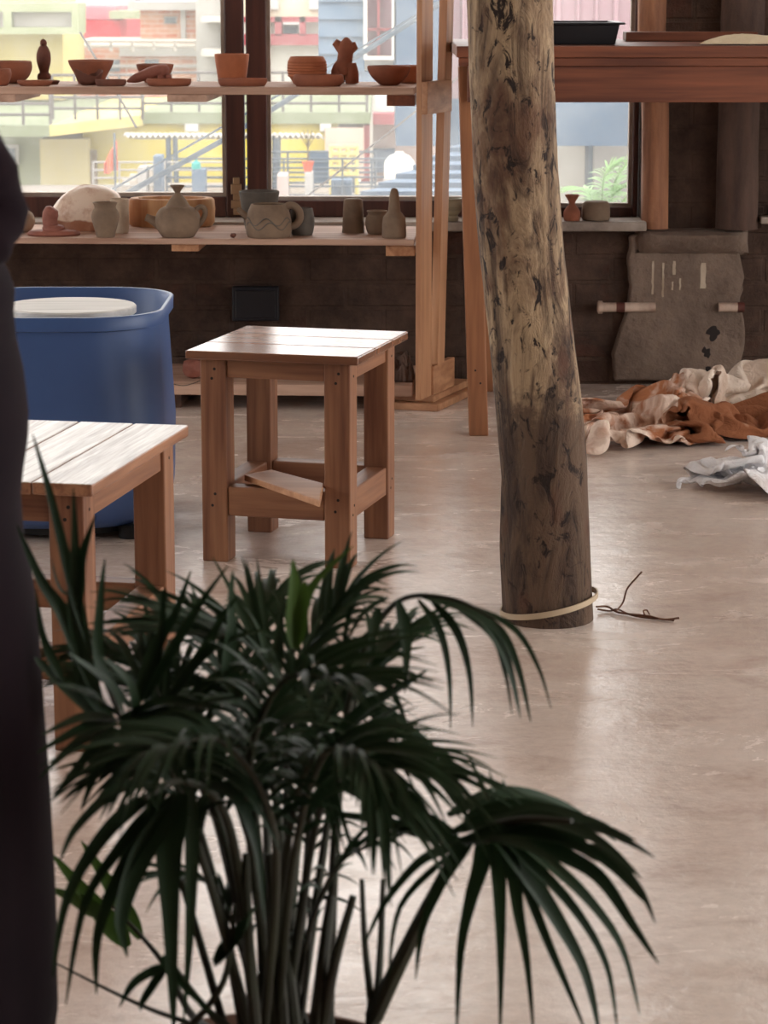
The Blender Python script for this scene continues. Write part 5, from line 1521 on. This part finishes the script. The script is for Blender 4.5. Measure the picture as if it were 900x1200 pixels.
MB().lathe([(0, 0), (17 * s, 0), (18 * s, 4 * s), (17.5 * s, 6 * s), (18 * s, 9 * s), (17.5 * s, 12 * s), (18 * s, 15 * s), (17 * s, 20 * s), (12 * s, 26 * s), (5 * s, 29 * s), (5 * s, 31 * s), (0, 31 * s)], p, 32).build('drum', 'o_white', wt, smooth=True)
MB().lathe([(0, 0), (19 * s, 0), (19 * s, -2 * s), (0, -2 * s)], p, 24).build('stand_plate', 'o_grey', wt)
MB().box(p.x - .15, p.x + .15, p.y - .15, p.y + .15, GZ, p.z - 2 * s).build('support', 'o_grey', wt)
# blue house on the right
bh = bld('blue_house', 'blue sided house with a curtained window and mauve sheet wall close on the right', 'house', 470, 17)
mb = MB(); y = -160.0; k = 0
zt_ = PY(400, -160, 17).z; zb_ = PY(400, 104, 17).z; x0, x1 = PY(373, 0, 17).x, PY(464, 0, 17).x; xw0, xw1 = PY(427, 0, 17).x, PY(461, 0, 17).x; zw = PY(440, 68, 17).z
z = zb_; bh_ = .112
while z < zt_:
    segs = [(x0, x1)] if z + bh_ <= zw else [(x0, xw0), (xw1, x1)]
    for (p_, q_) in segs:
        mb.add([(p_, 16.97, z), (q_, 16.97, z), (q_, 17.0, z + bh_), (p_, 17.0, z + bh_), (p_, 17.2, z), (q_, 17.2, z), (q_, 17.2, z + bh_), (p_, 17.2, z + bh_)], [(0, 1, 2, 3), (4, 7, 6, 5), (0, 4, 5, 1), (3, 2, 6, 7), (0, 3, 7, 4), (1, 5, 6, 2)])
    z += bh_
mb.build('siding', 'o_blue', bh)
w = part(bh, 'window', 'white', (426, -100, 430, 69, 16.92, .15), (459, -100, 462, 69, 16.92, .15), (426, 66, 462, 70, 16.9, .2))
part(w, 'curtain', 'mauve_dark', (430, -100, 442, 66, 17.05, .1), (445, -100, 459, 66, 17.05, .1)); part(w, 'bar', 'maroon', (442, -100, 445, 66, 17.0, .1), (430, 33, 459, 36, 17.0, .05))
part(bh, 'panel', 'bluepanel', (464, -160, 524, 171, 16.9, 2.5)); part(bh, 'lower_band', 'bluepanel', (522, 116, 800, 171, 17.0, 2.5))
mb = MB(); a = PY(524, 116, 17); b = PY(800, -160, 17); nx = int((b.x - a.x) / .012)
prev = None
for k in range(nx + 1):
    x = a.x + (b.x - a.x) * k / nx; ph_ = (x / .125) % 1
    yy = 17.05 - (.035 if ph_ < .22 else 0)
    mb.v += [(x, yy, a.z), (x, yy, b.z), (x, 17.4, a.z), (x, 17.4, b.z)]
for k in range(nx):
    q = 4 * k; mb.f += [(q, q + 4, q + 5, q + 1), (q + 2, q + 3, q + 7, q + 6)]
mb.build('sheet_wall', 'o_mauve', bh)
part(bh, 'core_wall', 'white', (400, -160, 800, 104, 17.45, 4))
part(bh, 'lower_wall', 'white', (545, 165, 688, 330, 19, 3, True)); part(bh, 'lower_wall', 'grey', (694, 165, 900, 330, 18.8, 3, True)); part(bh, 'post', 'steel', (687, 171, 695, 330, 18.4, .3, True))
# blue corrugated roof, lower right
rf = bld('corrugated_roof', 'blue-grey lapped sheet roof at the lower right of the middle pane', 'roof', 480, 14)
mb = MB(); rows_ = []
nst = 9
for k in range(nst):
    ya, yb_ = 262 - k * 10.5, 262 - (k + 1) * 10.5
    Ya, Yb2 = 12.5 + k * .42, 12.5 + (k + 1) * .42
    def xl_(yy): return 400 + (242 - min(yy, 242)) * 1.95
    A, B_ = PY(xl_(ya), ya, Ya), PY(618, ya, Ya); Cc, Dd = PY(618, yb_, Yb2), PY(xl_(yb_), yb_, Yb2)
    off = V(0, -.02, .03)
    mb.add([A + off, B_ + off, Cc, Dd, A - V(0, 0, .05), B_ - V(0, 0, .05), Cc - V(0, 0, .08), Dd - V(0, 0, .08)], [(0, 1, 2, 3), (7, 6, 5, 4), (0, 4, 5, 1), (1, 5, 6, 2), (2, 6, 7, 3), (3, 7, 4, 0)])
mb.build('sheet', 'o_roofblue', rf)
q = PY(560, 240, 13.5); MB().box(q.x - .8, q.x + .8, 13.5, 15.5, GZ, q.z - .3).build('wall', 'o_white', rf)
# diagonal pole and cables just outside
pl_ = tag(MB().tube([PY(128, 238, 9.6), PY(262, 164, 10), PY(414, 68.5, 10.5), PY(520, 2, 10.9), PY(640, -76, 11.3)], .0105, 12).build('steel_pole', 'o_steel', smooth=True), 'thick grey pole slanting across outside the window', 'pole')
tag(MB().tube([PY(128, 224, 9.7), PY(262, 148, 10.1), PY(350, 98, 10.4), PY(460, 34, 10.8), PY(600, -50, 11.2)], .0045, 6).build('cable', 'o_steel'), 'thin cable running just above the slanting pole', 'cable')
tag(MB().tube([PY(330, 252, 10), PY(347, 240, 10), PY(464, 149, 10.5), PY(600, 40, 11)], .004, 6).build('cable', 'o_rail'), 'thin cable crossing low before the terrace in the right pane', 'cable')
tag(MB().tube([PY(94, 38, 10.2), PY(144, 121, 10), PY(160, 150, 10)], .0045, 6).build('cable', 'o_rail'), 'short dark wire slanting down behind the conical bowl', 'cable')
# fern outside at the right pane
fz = PY(712, 300, 11.2)
fern = thing('garden_fern', 'pale green feathery plant outside the right window pane', 'plant', (fz.x, fz.y, fz.z))
for (l) in ([(712, 300), (700, 250), (690, 226), (672, 222)], [(714, 300), (716, 240), (722, 210), (736, 190)], [(716, 300), (722, 250), (738, 228), (752, 232)], [(713, 300), (706, 240), (708, 208), (716, 196)], [(714, 300), (712, 260), (700, 240), (682, 244)], [(715, 300), (724, 262), (740, 250), (756, 258)], [(714, 300), (708, 262), (716, 232), (736, 216)]):
    stl = [PY(x, y, 11.2 + .15 * rng.uniform(-1, 1)) for x, y in l]
    mb = MB(); P = smoothpts(stl, 8)
    for (pts, w) in auto_blades(P, 16, .13, t0=.35, droop=.4, w=.014): blade(mb, pts, w, n=3)
    mb.tube(P, .004, 5)
    mb.build('frond', 'fern', fern, smooth='leaf')
MB().lathe([(0, 0), (.14, 0), (.18, .3), (.19, .3), (.19, .34), (0, .33)], (fz.x, fz.y, fz.z - .34), 24).build('pot', 'o_potred', fern)
MB().box(fz.x - .5, fz.x + .5, fz.y - .4, fz.y + .4, GZ, fz.z - .341).build('plinth', 'o_grey', fern)

# ------------------------------------------------------------------ light
wd = bpy.data.worlds.new('World'); bpy.context.scene.world = wd; wd.use_nodes = True
bg = wd.node_tree.nodes['Background']
bg.inputs[0].default_value = (1.0, 0.985, 0.96, 1); bg.inputs[1].default_value = 1.7
sun = bpy.data.lights.new('sun', 'SUN'); sun.energy = 0.35; sun.angle = R(25); sun.color = (1, .95, .86)
so = bpy.data.objects.new('sun', sun); C.objects.link(so); so.rotation_euler = (R(50), 0, R(-35))
sc = bpy.context.scene
sc.view_settings.view_transform = 'Standard'; sc.view_settings.look = 'None'
sc.view_settings.gamma = 1.0; sc.view_settings.use_curve_mapping = False
sc.view_settings.exposure = 1.5
sc.cycles.use_denoising = True
sc.cycles.max_bounces = 10; sc.cycles.diffuse_bounces = 5; sc.cycles.transparent_max_bounces = 12
sc.cycles.sample_clamp_indirect = 6.0
